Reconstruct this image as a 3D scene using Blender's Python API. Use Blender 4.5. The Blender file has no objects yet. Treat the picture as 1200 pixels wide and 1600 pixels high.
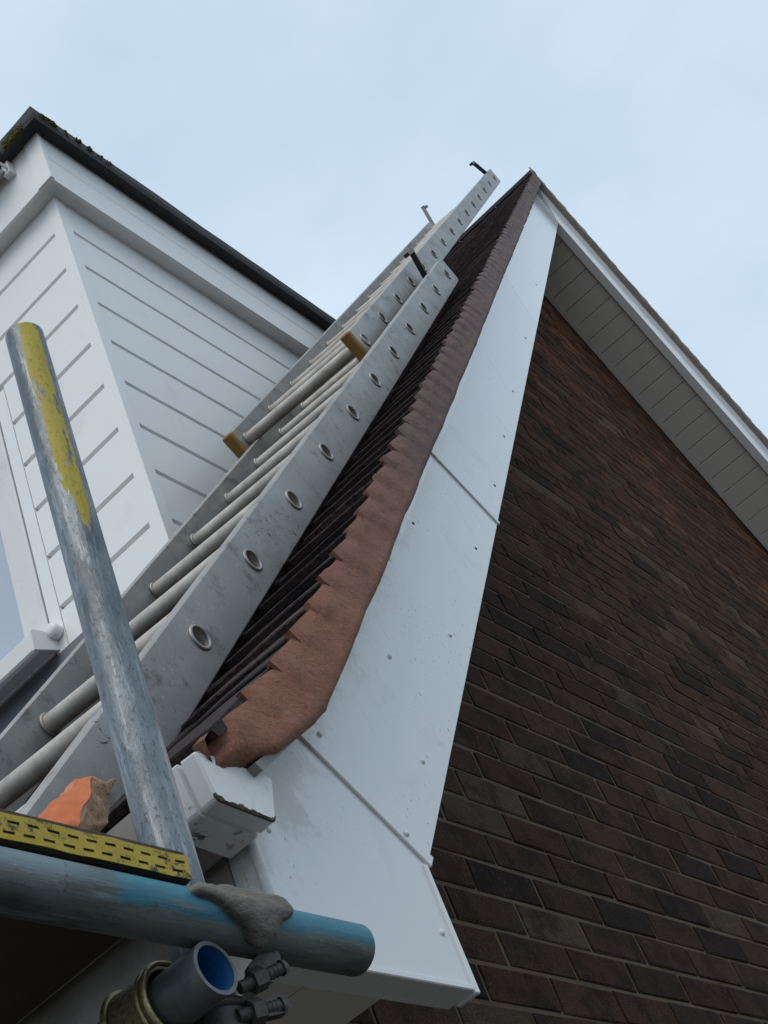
import bpy, bmesh, math, random
from mathutils import Vector, Matrix, noise
random.seed(7)
R = math.radians
# ------------------------------------------------------------------ camera
scene = bpy.context.scene
cam_data = bpy.data.cameras.new('camera')
cam = bpy.data.objects.new('camera', cam_data)
scene.collection.objects.link(cam)
right = Vector((0.614282, -0.713588, -0.336823))
down = Vector((0.346923, 0.627615, -0.696953))
fwd = Vector((0.708733, 0.311274, 0.633093))
cam.matrix_world = Matrix(((right.x, -down.x, -fwd.x, 0), (right.y, -down.y, -fwd.y, 0), (right.z, -down.z, -fwd.z, 0), (0, 0, 0, 1)))
cam_data.sensor_fit = 'VERTICAL'; cam_data.sensor_height = 24.0; cam_data.lens = 32.394
cam_data.clip_start = 0.02; cam_data.clip_end = 2000
scene.camera = cam
# ------------------------------------------------------------------ sky and sun (overcast)
SUN_EL, SUN_AZ = 52.0, 196.0           # azimuth measured from +X towards +Y
world = bpy.data.worlds.new('World'); scene.world = world; world.use_nodes = True
wn = world.node_tree; wn.nodes.clear()
w_out = wn.nodes.new('ShaderNodeOutputWorld'); w_bg = wn.nodes.new('ShaderNodeBackground')
w_sky = wn.nodes.new('ShaderNodeTexSky'); w_sky.sky_type = 'NISHITA'; w_sky.sun_disc = False
w_sky.sun_elevation = R(SUN_EL); w_sky.sun_rotation = R(90 - SUN_AZ)
w_sky.air_density = 1.0; w_sky.dust_density = 3.0; w_sky.ozone_density = 1.0
w_tc = wn.nodes.new('ShaderNodeTexCoord'); w_map = wn.nodes.new('ShaderNodeMapping')
w_map.inputs['Scale'].default_value = (1.0, 1.0, 1.6)
w_n = wn.nodes.new('ShaderNodeTexNoise'); w_n.inputs['Scale'].default_value = 3.2; w_n.inputs['Detail'].default_value = 5.0; w_n.inputs['Roughness'].default_value = 0.52
w_r = wn.nodes.new('ShaderNodeValToRGB')
w_r.color_ramp.elements[0].position = 0.28; w_r.color_ramp.elements[0].color = (5.2, 6.6, 8.1, 1)
w_r.color_ramp.elements[1].position = 0.74; w_r.color_ramp.elements[1].color = (7.3, 8.7, 10.0, 1)
w_mix = wn.nodes.new('ShaderNodeMix'); w_mix.data_type = 'RGBA'; w_mix.inputs[0].default_value = 0.88
wn.links.new(w_tc.outputs['Generated'], w_map.inputs[0]); wn.links.new(w_map.outputs[0], w_n.inputs['Vector'])
wn.links.new(w_n.outputs['Fac'], w_r.inputs[0]); wn.links.new(w_sky.outputs[0], w_mix.inputs[6]); wn.links.new(w_r.outputs[0], w_mix.inputs[7])
wn.links.new(w_mix.outputs[2], w_bg.inputs[0]); w_bg.inputs[1].default_value = 0.109
wn.links.new(w_bg.outputs[0], w_out.inputs[0])
sun_d = bpy.data.lights.new('sun', 'SUN'); sun_d.energy = 1.25; sun_d.angle = R(40); sun_d.color = (1.0, 0.93, 0.84)
sun = bpy.data.objects.new('sun', sun_d); scene.collection.objects.link(sun)
sd = Vector((math.cos(R(SUN_EL)) * math.cos(R(SUN_AZ)), math.cos(R(SUN_EL)) * math.sin(R(SUN_AZ)), math.sin(R(SUN_EL))))
sun.rotation_euler = (-sd).to_track_quat('-Z', 'Y').to_euler()
sun.location = sd * 40
vs = scene.view_settings
vs.view_transform = 'Standard'; vs.look = 'None'; vs.exposure = 0.0; vs.gamma = 1.0; vs.use_curve_mapping = False
# ------------------------------------------------------------------ shared dimensions (metres, camera at the origin)
GROUND = -1.9
PITCH = 0.86660
SL = Vector((math.cos(PITCH), 0, math.sin(PITCH)))      # up the left slope
NL = Vector((-math.sin(PITCH), 0, math.cos(PITCH)))     # out of the left slope
XR = 5.735                                              # ridge line
YB, YW, YV = 0.72, 1.064, 0.658                         # barge face, brick face, verge face
YEND = 7.0
NR = -0.238                                             # tile plane
NB = -0.537                                             # underside of the bargeboard
XC = 1.172                                              # left corner of the brickwork
ZE = 0.551                                              # underside of the eaves box
def slp(s, n, y): return SL * s + NL * n + Vector((0, y, 0))
def mirror(p): return Vector((2 * XR - p.x, p.y, p.z))
# ------------------------------------------------------------------ mesh helpers
COL = scene.collection
def mesh_obj(name, verts, faces, mat=None, parent=None, smooth=False, cols=None, mats=None, mi=None):
    me = bpy.data.meshes.new(name)
    me.from_pydata([tuple(v) for v in verts], [], faces); me.update()
    bm = bmesh.new(); bm.from_mesh(me); bmesh.ops.recalc_face_normals(bm, faces=bm.faces); bm.to_mesh(me); bm.free()
    if mats:
        for m in mats: me.materials.append(m)
        if mi: me.polygons.foreach_set('material_index', mi)
    elif mat: me.materials.append(mat)
    if smooth: me.polygons.foreach_set('use_smooth', [True] * len(me.polygons))
    if cols:
        at = me.color_attributes.new('Tint', 'FLOAT_COLOR', 'POINT')
        at.data.foreach_set('color', [c for v in cols for c in (v[0], v[1], v[2], 1.0)])
    return link(name, me, parent)
def link(name, me, parent=None):
    o = bpy.data.objects.new(name, me); COL.objects.link(o)
    if parent:
        o.parent = parent
        if parent.type == 'EMPTY': o.matrix_parent_inverse = Matrix.Translation(-parent.location)
    return o
def thing(name, label, cat, loc, group=None):
    o = bpy.data.objects.new(name, None); COL.objects.link(o); o.location = loc; o.empty_display_size = 0.1
    return tag(o, label, cat, group)
def tag(o, label, cat, group=None):
    o['label'] = label; o['category'] = cat
    if group: o['group'] = group
    return o
class MB:
    """collects shapes into one mesh"""
    def __init__(s): s.v = []; s.f = []; s.c = []
    def add(s, verts, faces, col=(1, 1, 1)):
        b = len(s.v); s.v += [Vector(v) for v in verts]; s.f += [tuple(i + b for i in f) for f in faces]; s.c += [col] * len(verts)
    def prism(s, poly, ext, col=(1, 1, 1)):
        n = len(poly); ext = Vector(ext)
        vs_ = [Vector(p) for p in poly] + [Vector(p) + ext for p in poly]
        s.add(vs_, [tuple(range(n)), tuple(range(2 * n - 1, n - 1, -1))] + [(i, (i + 1) % n, n + (i + 1) % n, n + i) for i in range(n)], col)
    def box(s, a, b, col=(1, 1, 1)):
        (x0, y0, z0), (x1, y1, z1) = a, b
        s.prism([(x0, y0, z0), (x1, y0, z0), (x1, y1, z0), (x0, y1, z0)], (0, 0, z1 - z0), col)
    def obox(s, c, ax, ay, az, hx, hy, hz, col=(1, 1, 1)):
        c = Vector(c); ax = Vector(ax); ay = Vector(ay); az = Vector(az)
        p = [c + ax * (i * hx) + ay * (j * hy) - az * hz for i, j in ((-1, -1), (1, -1), (1, 1), (-1, 1))]
        s.prism(p, az * (2 * hz), col)
    def bbox(s, c, ax, ay, az, hx, hy, hz, bv, col=(1, 1, 1)):
        """box with all edges chamfered"""
        c = Vector(c); A = [Vector(ax), Vector(ay), Vector(az)]; h = [hx, hy, hz]
        vid = {}; V = []; F = []
        for sx in (-1, 1):
            for sy in (-1, 1):
                for sz in (-1, 1):
                    for k in range(3):
                        q = [sx * hx, sy * hy, sz * hz]
                        for m in range(3):
                            if m != k: q[m] -= (sx, sy, sz)[m] * bv
                        vid[(sx, sy, sz, k)] = len(V); V.append(c + A[0] * q[0] + A[1] * q[1] + A[2] * q[2])
        for k in range(3):
            i, j = [m for m in range(3) if m != k]
            for sk in (-1, 1):
                lp = []
                for si, sj in ((-1, -1), (1, -1), (1, 1), (-1, 1)):
                    t = [0, 0, 0]; t[k] = sk; t[i] = si; t[j] = sj; lp.append(vid[(*t, k)])
                F.append(tuple(lp))
            for si in (-1, 1):
                for sj in (-1, 1):
                    t0 = [0, 0, 0]; t0[i] = si; t0[j] = sj; t0[k] = -1; t1 = t0[:]; t1[k] = 1
                    F.append((vid[(*t0, i)], vid[(*t1, i)], vid[(*t1, j)], vid[(*t0, j)]))
        for sx in (-1, 1):
            for sy in (-1, 1):
                for sz in (-1, 1): F.append(tuple(vid[(sx, sy, sz, k)] for k in range(3)))
        s.add(V, F, col)
    def tube(s, a, b, r, n=20, r2=None, caps=True, col=(1, 1, 1), inner=None, rings=1):
        a = Vector(a); b = Vector(b); d = (b - a).normalized(); e = d.orthogonal().normalized(); g = d.cross(e)
        r2 = r if r2 is None else r2
        V = []
        for q in range(rings + 1):
            t = q / rings; rr = r + (r2 - r) * t
            V += [a.lerp(b, t) + (e * math.cos(2 * math.pi * i / n) + g * math.sin(2 * math.pi * i / n)) * rr for i in range(n)]
        F = [(q * n + i, q * n + (i + 1) % n, (q + 1) * n + (i + 1) % n, (q + 1) * n + i) for q in range(rings) for i in range(n)]
        if inner:
            o = len(V)
            for P in (b, a): V += [P + (e * math.cos(2 * math.pi * i / n) + g * math.sin(2 * math.pi * i / n)) * inner for i in range(n)]
            L = rings * n
            F += [(L + i, L + (i + 1) % n, o + (i + 1) % n, o + i) for i in range(n)]
            F += [(o + i, o + (i + 1) % n, o + n + (i + 1) % n, o + n + i) for i in range(n)]
            F += [(o + n + i, o + n + (i + 1) % n, (i + 1) % n, i) for i in range(n)]
        elif caps: F += [tuple(range(n)), tuple(range(rings * n, rings * n + n))]
        s.add(V, F, col)
    def ring(s, c, d, R_, r, e1=None, n=20, m=8, sq=1.0, col=(1, 1, 1)):
        """torus round axis d"""
        c = Vector(c); d = Vector(d).normalized(); e = d.orthogonal().normalized(); g = d.cross(e)
        V = []; F = []
        for i in range(n):
            a = 2 * math.pi * i / n; ra = e * math.cos(a) + g * math.sin(a)
            for j in range(m):
                b = 2 * math.pi * j / m
                V.append(c + ra * (R_ + r * math.cos(b)) + d * (r * sq * math.sin(b)))
        for i in range(n):
            for j in range(m): F.append((i * m + j, ((i + 1) % n) * m + j, ((i + 1) % n) * m + (j + 1) % m, i * m + (j + 1) % m))
        s.add(V, F, col)
    def dome(s, c, d, r, h, n=10, col=(1, 1, 1)):
        c = Vector(c); d = Vector(d).normalized(); e = d.orthogonal().normalized(); g = d.cross(e); V = []
        for q, (rr, hh) in enumerate(((1, 0), (0.85, 0.55), (0.5, 0.9))):
            V += [c + (e * math.cos(2 * math.pi * i / n) + g * math.sin(2 * math.pi * i / n)) * r * rr + d * h * hh for i in range(n)]
        V.append(c + d * h)
        F = [(q * n + i, q * n + (i + 1) % n, (q + 1) * n + (i + 1) % n, (q + 1) * n + i) for q in range(2) for i in range(n)] + [(2 * n + i, 2 * n + (i + 1) % n, 3 * n) for i in range(n)]
        s.add(V, F, col)
    def build(s, name, mat, parent=None, smooth=False, color=False, **k):
        return mesh_obj(name, s.v, s.f, mat, parent, smooth, s.c if color else None, **k)
def smooth_angle(o, deg=35):
    me = o.data
    me.polygons.foreach_set('use_smooth', [True] * len(me.polygons))
    bm = bmesh.new(); bm.from_mesh(me)
    for e in bm.edges:
        if len(e.link_faces) == 2: e.smooth = e.calc_face_angle(0) < R(deg)
        else: e.smooth = False
    bm.to_mesh(me); bm.free()
    return o
# ------------------------------------------------------------------ material helpers
class NT:
    def __init__(s, name):
        s.m = bpy.data.materials.new(name); s.m.use_nodes = True; s.t = s.m.node_tree; s.n = s.t.nodes
        s.b = s.n['Principled BSDF']; s.tc = s.n.new('ShaderNodeTexCoord')
    def co(s, kind='Object', scale=(1, 1, 1), rot=(0, 0, 0)):
        mp = s.n.new('ShaderNodeMapping'); mp.inputs['Scale'].default_value = scale; mp.inputs['Rotation'].default_value = rot
        s.t.links.new(s.tc.outputs[kind], mp.inputs[0]); return mp.outputs[0]
    def noise(s, vec, scale, detail=4, rough=0.55, dist=0.0):
        n = s.n.new('ShaderNodeTexNoise'); n.inputs['Scale'].default_value = scale; n.inputs['Detail'].default_value = detail
        n.inputs['Roughness'].default_value = rough; n.inputs['Distortion'].default_value = dist
        if vec is not None: s.t.links.new(vec, n.inputs['Vector'])
        return n.outputs['Fac']
    def ramp(s, fac, stops):
        r = s.n.new('ShaderNodeValToRGB'); e = r.color_ramp.elements
        while len(e) < len(stops): e.new(0.5)
        for k, (p, c) in enumerate(stops):
            e[k].position = p; e[k].color = (c, c, c, 1) if not hasattr(c, '__len__') else (*c, 1)
        s.t.links.new(fac, r.inputs[0]); return r.outputs[0]
    def mix(s, fac, a, b, mode='MIX'):
        m = s.n.new('ShaderNodeMix'); m.data_type = 'RGBA'; m.blend_type = mode
        for sock, v in ((m.inputs[0], fac), (m.inputs[6], a), (m.inputs[7], b)):
            if hasattr(v, 'is_linked') or hasattr(v, 'links'): s.t.links.new(v, sock)
            elif hasattr(v, '__len__'): sock.default_value = (*v, 1)
            else: sock.default_value = v
        return m.outputs[2]
    def math(s, op, a, b=0.0, c=None, clamp=False):
        m = s.n.new('ShaderNodeMath'); m.operation = op; m.use_clamp = clamp
        for i, v in enumerate((a, b, c)):
            if v is None: continue
            if hasattr(v, 'links'): s.t.links.new(v, m.inputs[i])
            else: m.inputs[i].default_value = v
        return m.outputs[0]
    def sep(s, vec):
        x = s.n.new('ShaderNodeSeparateXYZ'); s.t.links.new(vec, x.inputs[0]); return x.outputs
    def step(s, v, a, b): 
        m = s.n.new('ShaderNodeMapRange'); m.interpolation_type = 'SMOOTHSTEP'
        s.t.links.new(v, m.inputs[0]); m.inputs[1].default_value = a; m.inputs[2].default_value = b
        return m.outputs[0]
    def attr(s, name):
        a = s.n.new('ShaderNodeAttribute'); a.attribute_name = name; return a.outputs['Color']
    def rnd(s):
        return s.n.new('ShaderNodeObjectInfo').outputs['Random']
    def bump(s, h, strength=0.3, dist=0.002):
        b = s.n.new('ShaderNodeBump'); b.inputs['Strength'].default_value = strength; b.inputs['Distance'].default_value = dist
        s.t.links.new(h, b.inputs['Height']); s.t.links.new(b.outputs[0], s.b.inputs['Normal'])
    def fin(s, color=None, rough=0.6, metal=0.0, spec=0.5):
        for nm, v in (('Base Color', color), ('Roughness', rough), ('Metallic', metal), ('Specular IOR Level', spec)):
            if v is None: continue
            if hasattr(v, 'links'): s.t.links.new(v, s.b.inputs[nm])
            elif hasattr(v, '__len__'): s.b.inputs[nm].default_value = (*v, 1)
            else: s.b.inputs[nm].default_value = v
        return s.m
def simple(name, c0, c1, scale=8, rough=0.6, metal=0.0, bump=0.2, bscale=60, bdist=0.002, stretch=(1, 1, 1), spec=0.5):
    t = NT(name); v = t.co(scale=stretch)
    col = t.mix(t.noise(v, scale, 6, 0.6), c0, c1)
    if bump: t.bump(t.noise(v, bscale, 5, 0.6), bump, bdist)
    return t.fin(col, rough, metal, spec)
# white plastic
def upvc(name, base, dirt, dirt_lo=0.56, dirt_hi=0.8, speck=0.0, rough=0.38):
    t = NT(name); v = t.co()
    n1 = t.noise(v, 5.0, 8, 0.65); col = t.mix(t.step(n1, dirt_lo, dirt_hi), base, dirt)
    streak = t.noise(t.co(scale=(14, 14, 1.6)), 3.0, 6, 0.65)
    col = t.mix(t.math('MULTIPLY', t.step(streak, 0.56, 0.78), 0.45), col, dirt)
    if speck:
        v3 = t.co(scale=(1.0, 1.0, 0.45)); sp = t.noise(v3, 210, 2, 0.5); big = t.noise(v, 3.5, 3, 0.5)
        col = t.mix(t.math('MULTIPLY', t.math('MULTIPLY', t.step(sp, 0.69, 0.72), t.step(big, 0.48, 0.62)), speck), col, (0.12, 0.11, 0.10))
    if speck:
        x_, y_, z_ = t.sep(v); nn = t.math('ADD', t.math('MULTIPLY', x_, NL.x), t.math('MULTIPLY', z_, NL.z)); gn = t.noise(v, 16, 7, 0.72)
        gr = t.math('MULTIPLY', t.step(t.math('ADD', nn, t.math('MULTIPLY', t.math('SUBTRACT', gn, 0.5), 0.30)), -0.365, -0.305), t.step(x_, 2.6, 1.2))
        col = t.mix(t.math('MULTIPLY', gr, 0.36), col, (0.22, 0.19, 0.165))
    t.bump(t.noise(v, 9, 3, 0.5), 0.08, 0.004)
    return t.fin(col, rough, 0, 0.55)
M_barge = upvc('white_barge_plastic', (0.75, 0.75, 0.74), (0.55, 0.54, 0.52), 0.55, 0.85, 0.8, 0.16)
def gloss_upvc():
    t = NT('glossy_white_plastic'); v = t.co(); col = t.mix(t.step(t.noise(v, 4, 6, 0.6), 0.55, 0.85), (0.80, 0.80, 0.79), (0.66, 0.65, 0.63))
    return t.fin(col, 0.12, 0, 0.6)
M_gloss = gloss_upvc()
M_clad = upvc('white_cladding', (0.84, 0.84, 0.83), (0.70, 0.70, 0.68), 0.58, 0.86, 0.0)
M_trim = upvc('white_trim', (0.80, 0.80, 0.79), (0.62, 0.61, 0.58), 0.55, 0.8, 0.3)
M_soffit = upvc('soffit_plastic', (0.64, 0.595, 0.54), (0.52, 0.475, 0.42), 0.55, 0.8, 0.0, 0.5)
def gutter_mat():
    t = NT('gutter_plastic'); v = t.co()
    col = t.mix(t.step(t.noise(v, 30, 6, 0.62), 0.54, 0.80), (0.74, 0.74, 0.73), (0.48, 0.45, 0.41))
    sc = t.noise(t.co(scale=(1, 1, 5), rot=(0.4, 0.9, 0)), 90, 4, 0.7)
    area = t.step(t.noise(v, 16, 3, 0.5), 0.54, 0.64)
    col = t.mix(t.math('MULTIPLY', t.step(sc, 0.52, 0.60), area), col, (0.10, 0.075, 0.055))
    t.bump(t.noise(v, 160, 4, 0.6), 0.08, 0.001)
    return t.fin(col, 0.45, 0, 0.4)
M_gutter = gutter_mat()
M_weather_shade = upvc('weathered_shaded_plastic', (0.27, 0.26, 0.24), (0.11, 0.095, 0.08), 0.38, 0.66, 0.5, 0.55)  # dirty white plastic, darkened further in place of shade under gutter and boards
M_algae = simple('algae_grime', (0.035, 0.032, 0.018), (0.14, 0.14, 0.075), 60, 0.85, 0, 0.6, 120, 0.003)
# bricks
def brick_mat():
    t = NT('dark_brick'); tint = t.attr('Tint'); gv = t.co('Object'); geo = t.n.new('ShaderNodeNewGeometry')
    pv = geo.outputs['Position']
    patch = t.noise(pv, 11.0, 6, 0.68); grain = t.noise(pv, 160, 4, 0.65)
    col = t.mix(t.math('MULTIPLY', t.step(patch, 0.44, 0.64), 0.62), tint, (0.016, 0.0125, 0.011))
    mp = t.n.new('ShaderNodeMapping'); mp.inputs['Rotation'].default_value = (0, R(35), 0); mp.inputs['Scale'].default_value = (1.0, 1.0, 0.30)
    t.t.links.new(pv, mp.inputs[0]); drag = t.noise(mp.outputs[0], 190, 5, 0.7)
    col = t.mix(t.math('MULTIPLY', t.step(drag, 0.56, 0.68), 0.45), col, (0.098, 0.074, 0.058))
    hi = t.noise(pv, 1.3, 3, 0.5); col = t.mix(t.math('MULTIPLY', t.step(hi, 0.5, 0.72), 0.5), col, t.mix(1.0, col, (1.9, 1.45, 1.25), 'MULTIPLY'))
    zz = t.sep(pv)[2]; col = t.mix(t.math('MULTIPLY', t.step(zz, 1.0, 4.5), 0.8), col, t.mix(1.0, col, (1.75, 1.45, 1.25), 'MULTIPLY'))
    sp = t.noise(pv, 330, 3, 0.6); col = t.mix(t.math('MULTIPLY', t.step(sp, 0.55, 0.68), 0.7), col, t.mix(1.0, col, (2.6, 2.3, 2.1), 'MULTIPLY')); col = t.mix(t.math('MULTIPLY', t.step(sp, 0.45, 0.33), 0.7), col, (0.010, 0.008, 0.008))
    h = t.math('ADD', t.math('MULTIPLY', drag, 0.8), t.math('MULTIPLY', grain, 0.7)); t.bump(h, 0.9, 0.004)
    return t.fin(col, 0.95, 0, 0.06)
M_brick = brick_mat()
def mortar_joint():
    t = NT('brick_joint_mortar'); geo = t.n.new('ShaderNodeNewGeometry'); pv = geo.outputs['Position']
    col = t.mix(t.noise(pv, 7, 5, 0.65), (0.045, 0.034, 0.025), (0.225, 0.165, 0.115)); t.bump(t.noise(pv, 140, 4, 0.6), 0.6, 0.004)
    return t.fin(col, 0.95, 0, 0.05)
M_joint = mortar_joint()
# tiles
def tile_mat():
    t = NT('clay_tile'); geo = t.n.new('ShaderNodeNewGeometry'); pv = geo.outputs['Position']; tint = t.attr('Tint')
    gr = t.noise(pv, 130, 6, 0.7); col = t.mix(t.step(gr, 0.44, 0.66), tint, (0.012, 0.009, 0.010))
    col = t.mix(t.math('MULTIPLY', t.step(t.noise(pv, 11, 5, 0.6), 0.5, 0.75), 0.5), col, (0.085, 0.062, 0.056))
    t.bump(t.math('ADD', gr, t.math('MULTIPLY', t.noise(pv, 420, 3, 0.6), 0.5)), 0.8, 0.004)
    return t.fin(col, 0.85, 0, 0.3)
M_tile = tile_mat()
def verge_mat():
    t = NT('dyed_verge_mortar'); geo = t.n.new('ShaderNodeNewGeometry'); pv = geo.outputs['Position']; tint = t.attr('Tint')
    mp = t.n.new('ShaderNodeMapping'); mp.inputs['Rotation'].default_value = (0, 0, 0); mp.inputs['Scale'].default_value = (0.38, 1.0, 1.0)
    t.t.links.new(pv, mp.inputs[0]); br = t.noise(mp.outputs[0], 150, 7, 0.75, 0.6)
    col = t.mix(t.math('MULTIPLY', t.step(br, 0.52, 0.72), 0.6), tint, t.mix(0.55, tint, (0.42, 0.33, 0.29)))
    sp = t.noise(pv, 300, 3, 0.6); col = t.mix(t.math('MULTIPLY', t.step(sp, 0.57, 0.70), 0.5), col, (0.33, 0.24, 0.20)); col = t.mix(t.math('MULTIPLY', t.step(sp, 0.42, 0.30), 0.6), col, (0.07, 0.04, 0.035))
    col = t.mix(t.math('MULTIPLY', t.step(br, 0.47, 0.32), 0.5), col, (0.085, 0.048, 0.044))
    col = t.mix(t.math('MULTIPLY', t.step(t.noise(pv, 24, 5, 0.6), 0.52, 0.72), 0.45), col, t.mix(0.6, tint, (0.13, 0.085, 0.08)))
    t.bump(t.math('ADD', br, t.math('MULTIPLY', t.noise(pv, 260, 4, 0.6), 0.35)), 0.7, 0.004)
    return t.fin(col, 0.88, 0, 0.2)
M_verge = verge_mat()
M_under = simple('undercloak_board', (0.30, 0.30, 0.29), (0.17, 0.17, 0.165), 14, 0.85, 0, 0.3, 90)
# metals
def alu_mat():
    t = NT('worn_aluminium'); geo = t.n.new('ShaderNodeNewGeometry'); pv = geo.outputs['Position']
    col = t.mix(t.noise(pv, 9, 6, 0.62), (0.255, 0.245, 0.232), (0.46, 0.445, 0.425))
    col = t.mix(t.math('MULTIPLY', t.step(t.noise(pv, 19, 7, 0.7), 0.53, 0.70), 0.7), col, (0.13, 0.105, 0.088))
    sc = t.noise(pv, 75, 5, 0.75, 1.5); area = t.step(t.noise(pv, 5.5, 3, 0.5), 0.50, 0.66)
    col = t.mix(t.math('MULTIPLY', t.step(sc, 0.57, 0.63), area), col, (0.05, 0.05, 0.055))
    chip = t.noise(pv, 210, 2, 0.5); col = t.mix(t.math('MULTIPLY', t.step(chip, 0.70, 0.74), 0.6), col, (0.75, 0.75, 0.73))
    t.bump(t.math('ADD', t.noise(pv, 18, 3, 0.5), t.math('MULTIPLY', sc, 0.3)), 0.18, 0.003)
    rg = t.ramp(t.noise(pv, 12, 5, 0.6), [(0.3, 0.42), (0.7, 0.62)])
    return t.fin(col, rg, 0.72, 0.5)
M_alu = alu_mat()
M_rung = simple('rung_aluminium', (0.20, 0.18, 0.155), (0.72, 0.68, 0.62), 26, 0.6, 0.2, 0.5, 60, 0.002)
M_plug = simple('ochre_rubber_plug', (0.16, 0.085, 0.018), (0.36, 0.20, 0.05), 45, 0.75, 0, 0.5, 140)
M_steel = simple('dark_steel', (0.05, 0.05, 0.052), (0.14, 0.13, 0.12), 40, 0.5, 0.7, 0.3, 120)
def pole_mat():
    t = NT('galvanised_pole'); v = t.co(); x, y, z = t.sep(v)
    st = t.noise(t.co(scale=(1, 1, 0.10)), 95, 6, 0.7); big = t.noise(t.co(scale=(1, 1, 0.35)), 22, 5, 0.6)
    cr = t.noise(t.co(scale=(1, 1, 0.5)), 260, 5, 0.75)
    col = t.mix(t.step(big, 0.36, 0.66), (0.085, 0.098, 0.11), (0.20, 0.225, 0.24))
    col = t.mix(t.math('MULTIPLY', t.step(st, 0.53, 0.63), 0.6), col, (0.36, 0.385, 0.39))
    col = t.mix(t.math('MULTIPLY', t.step(cr, 0.54, 0.62), 0.7), col, (0.06, 0.068, 0.075))
    # yellow paint: a band of the girth, ragged lower end
    ang = t.math('ARCTAN2', y, x)
    jag = t.math('MULTIPLY', t.math('SUBTRACT', st, 0.5), 0.9)
    edge = t.math('ADD', ang, t.math('MULTIPLY', jag, 0.5))
    lo = t.math('ADD', t.math('SUBTRACT', z, t.math('MULTIPLY', jag, 0.22)), t.math('MULTIPLY', t.math('ABSOLUTE', t.math('SUBTRACT', ang, -1.95)), -0.10))
    mask = t.math('MULTIPLY', t.math('MULTIPLY', t.step(edge, -2.72, -2.62), t.step(edge, -1.50, -1.68)), t.step(lo, .955, .97))
    wear = t.step(t.noise(t.co(scale=(1, 1, 0.22)), 75, 6, 0.72), 0.61, 0.56)
    yel = t.mix(t.noise(t.co(scale=(1, 1, 0.2)), 60, 5, 0.7), (0.28, 0.21, 0.015), (0.56, 0.44, 0.035))
    yel = t.mix(t.step(cr, 0.55, 0.64), yel, (0.20, 0.15, 0.02))
    m2 = t.math('MULTIPLY', mask, wear); col = t.mix(m2, col, yel)
    # dried mortar down one side, near the foot
    ms = t.math('MULTIPLY', t.step(t.math('ADD', edge, t.math('MULTIPLY', t.math('SUBTRACT', big, 0.5), 1.8)), -1.28, -1.12), t.step(z, 0.80, 0.73)); ms = t.math('MULTIPLY', ms, t.step(ang, 0.6, 0.2))
    col = t.mix(t.math('MULTIPLY', ms, 0.85), col, (0.40, 0.37, 0.32))
    t.bump(t.math('ADD', t.math('MULTIPLY', cr, 0.6), st), 0.35, 0.0025)
    return t.fin(col, t.mix(m2, (0.42, 0.42, 0.42), (0.6, 0.6, 0.6)), t.math('MULTIPLY', t.math('SUBTRACT', 1.0, t.math('MAXIMUM', m2, ms)), 0.55), 0.5)
M_pole = pole_mat()
def tube_mat():
    t = NT('blue_banded_tube'); v = t.co(); x, y, z = t.sep(v)
    st = t.noise(t.co(scale=(0.07, 1, 1)), 85, 6, 0.7); big = t.noise(t.co(scale=(0.35, 1, 1)), 20, 5, 0.6); gr = t.noise(v, 130, 4, 0.65)
    col = t.mix(t.step(big, 0.35, 0.65), (0.055, 0.062, 0.062), (0.17, 0.19, 0.185))
    col = t.mix(t.math('MULTIPLY', t.step(st, 0.53, 0.64), 0.6), col, (0.24, 0.30, 0.30))
    ang = t.math('ARCTAN2', z, t.math('MULTIPLY', y, -1.0))
    jit = t.math('MULTIPLY', t.math('SUBTRACT', st, 0.5), 1.5)
    mask = t.math('MULTIPLY', t.step(t.math('ADD', ang, jit), -0.60, -0.35), t.step(t.math('ADD', x, t.math('MULTIPLY', jit, 0.02)), 0.665, 0.685))
    mask = t.math('MULTIPLY', mask, t.step(t.noise(t.co(scale=(0.12, 1, 1)), 60, 6, 0.7), 0.66, 0.56))
    blu = t.mix(t.noise(t.co(scale=(0.1, 1, 1)), 75, 5, 0.7), (0.010, 0.085, 0.125), (0.045, 0.24, 0.32))
    col = t.mix(mask, col, blu)
    mk2 = t.math('MULTIPLY', t.step(t.math('ADD', ang, jit), -0.3, 0.2), t.step(x, 0.70, 0.62))
    col = t.mix(t.math('MULTIPLY', mk2, 0.7), col, (0.15, 0.23, 0.25))
    col = t.mix(t.math('MULTIPLY', t.step(gr, 0.60, 0.72), 0.6), col, (0.05, 0.045, 0.04))
    t.bump(t.math('ADD', st, t.math('MULTIPLY', gr, 0.6)), 0.35, 0.0025)
    return t.fin(col, 0.5, 0.15, 0.5)
M_tube = tube_mat()
M_ledger = simple('grey_scaffold_steel', (0.05, 0.058, 0.064), (0.21, 0.22, 0.225), 55, 0.5, 0.35, 0.4, 130, 0.002)
M_bluein = simple('blue_tube_inside', (0.008, 0.07, 0.24), (0.02, 0.16, 0.40), 60, 0.55, 0, 0.3, 160)
M_brass = simple('weathered_plated_steel', (0.035, 0.026, 0.013), (0.42, 0.36, 0.20), 190, 0.42, 0.7, 1.0, 230, 0.004)
M_rim = simple('bright_plated_edge', (0.20, 0.15, 0.07), (0.70, 0.60, 0.36), 150, 0.35, 0.8, 0.6, 200, 0.002)
M_bolt = simple('greasy_steel', (0.035, 0.033, 0.03), (0.15, 0.14, 0.125), 50, 0.55, 0.4, 0.5, 150)
M_splat = simple('dried_mortar', (0.075, 0.066, 0.054), (0.21, 0.188, 0.155), 60, 0.75, 0, 0.8, 240, 0.003)
M_wood = simple('grimy_board', (0.030, 0.022, 0.017), (0.10, 0.075, 0.055), 30, 0.9, 0, 0.7, 110, 0.003, (1, 0.15, 1))
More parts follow.
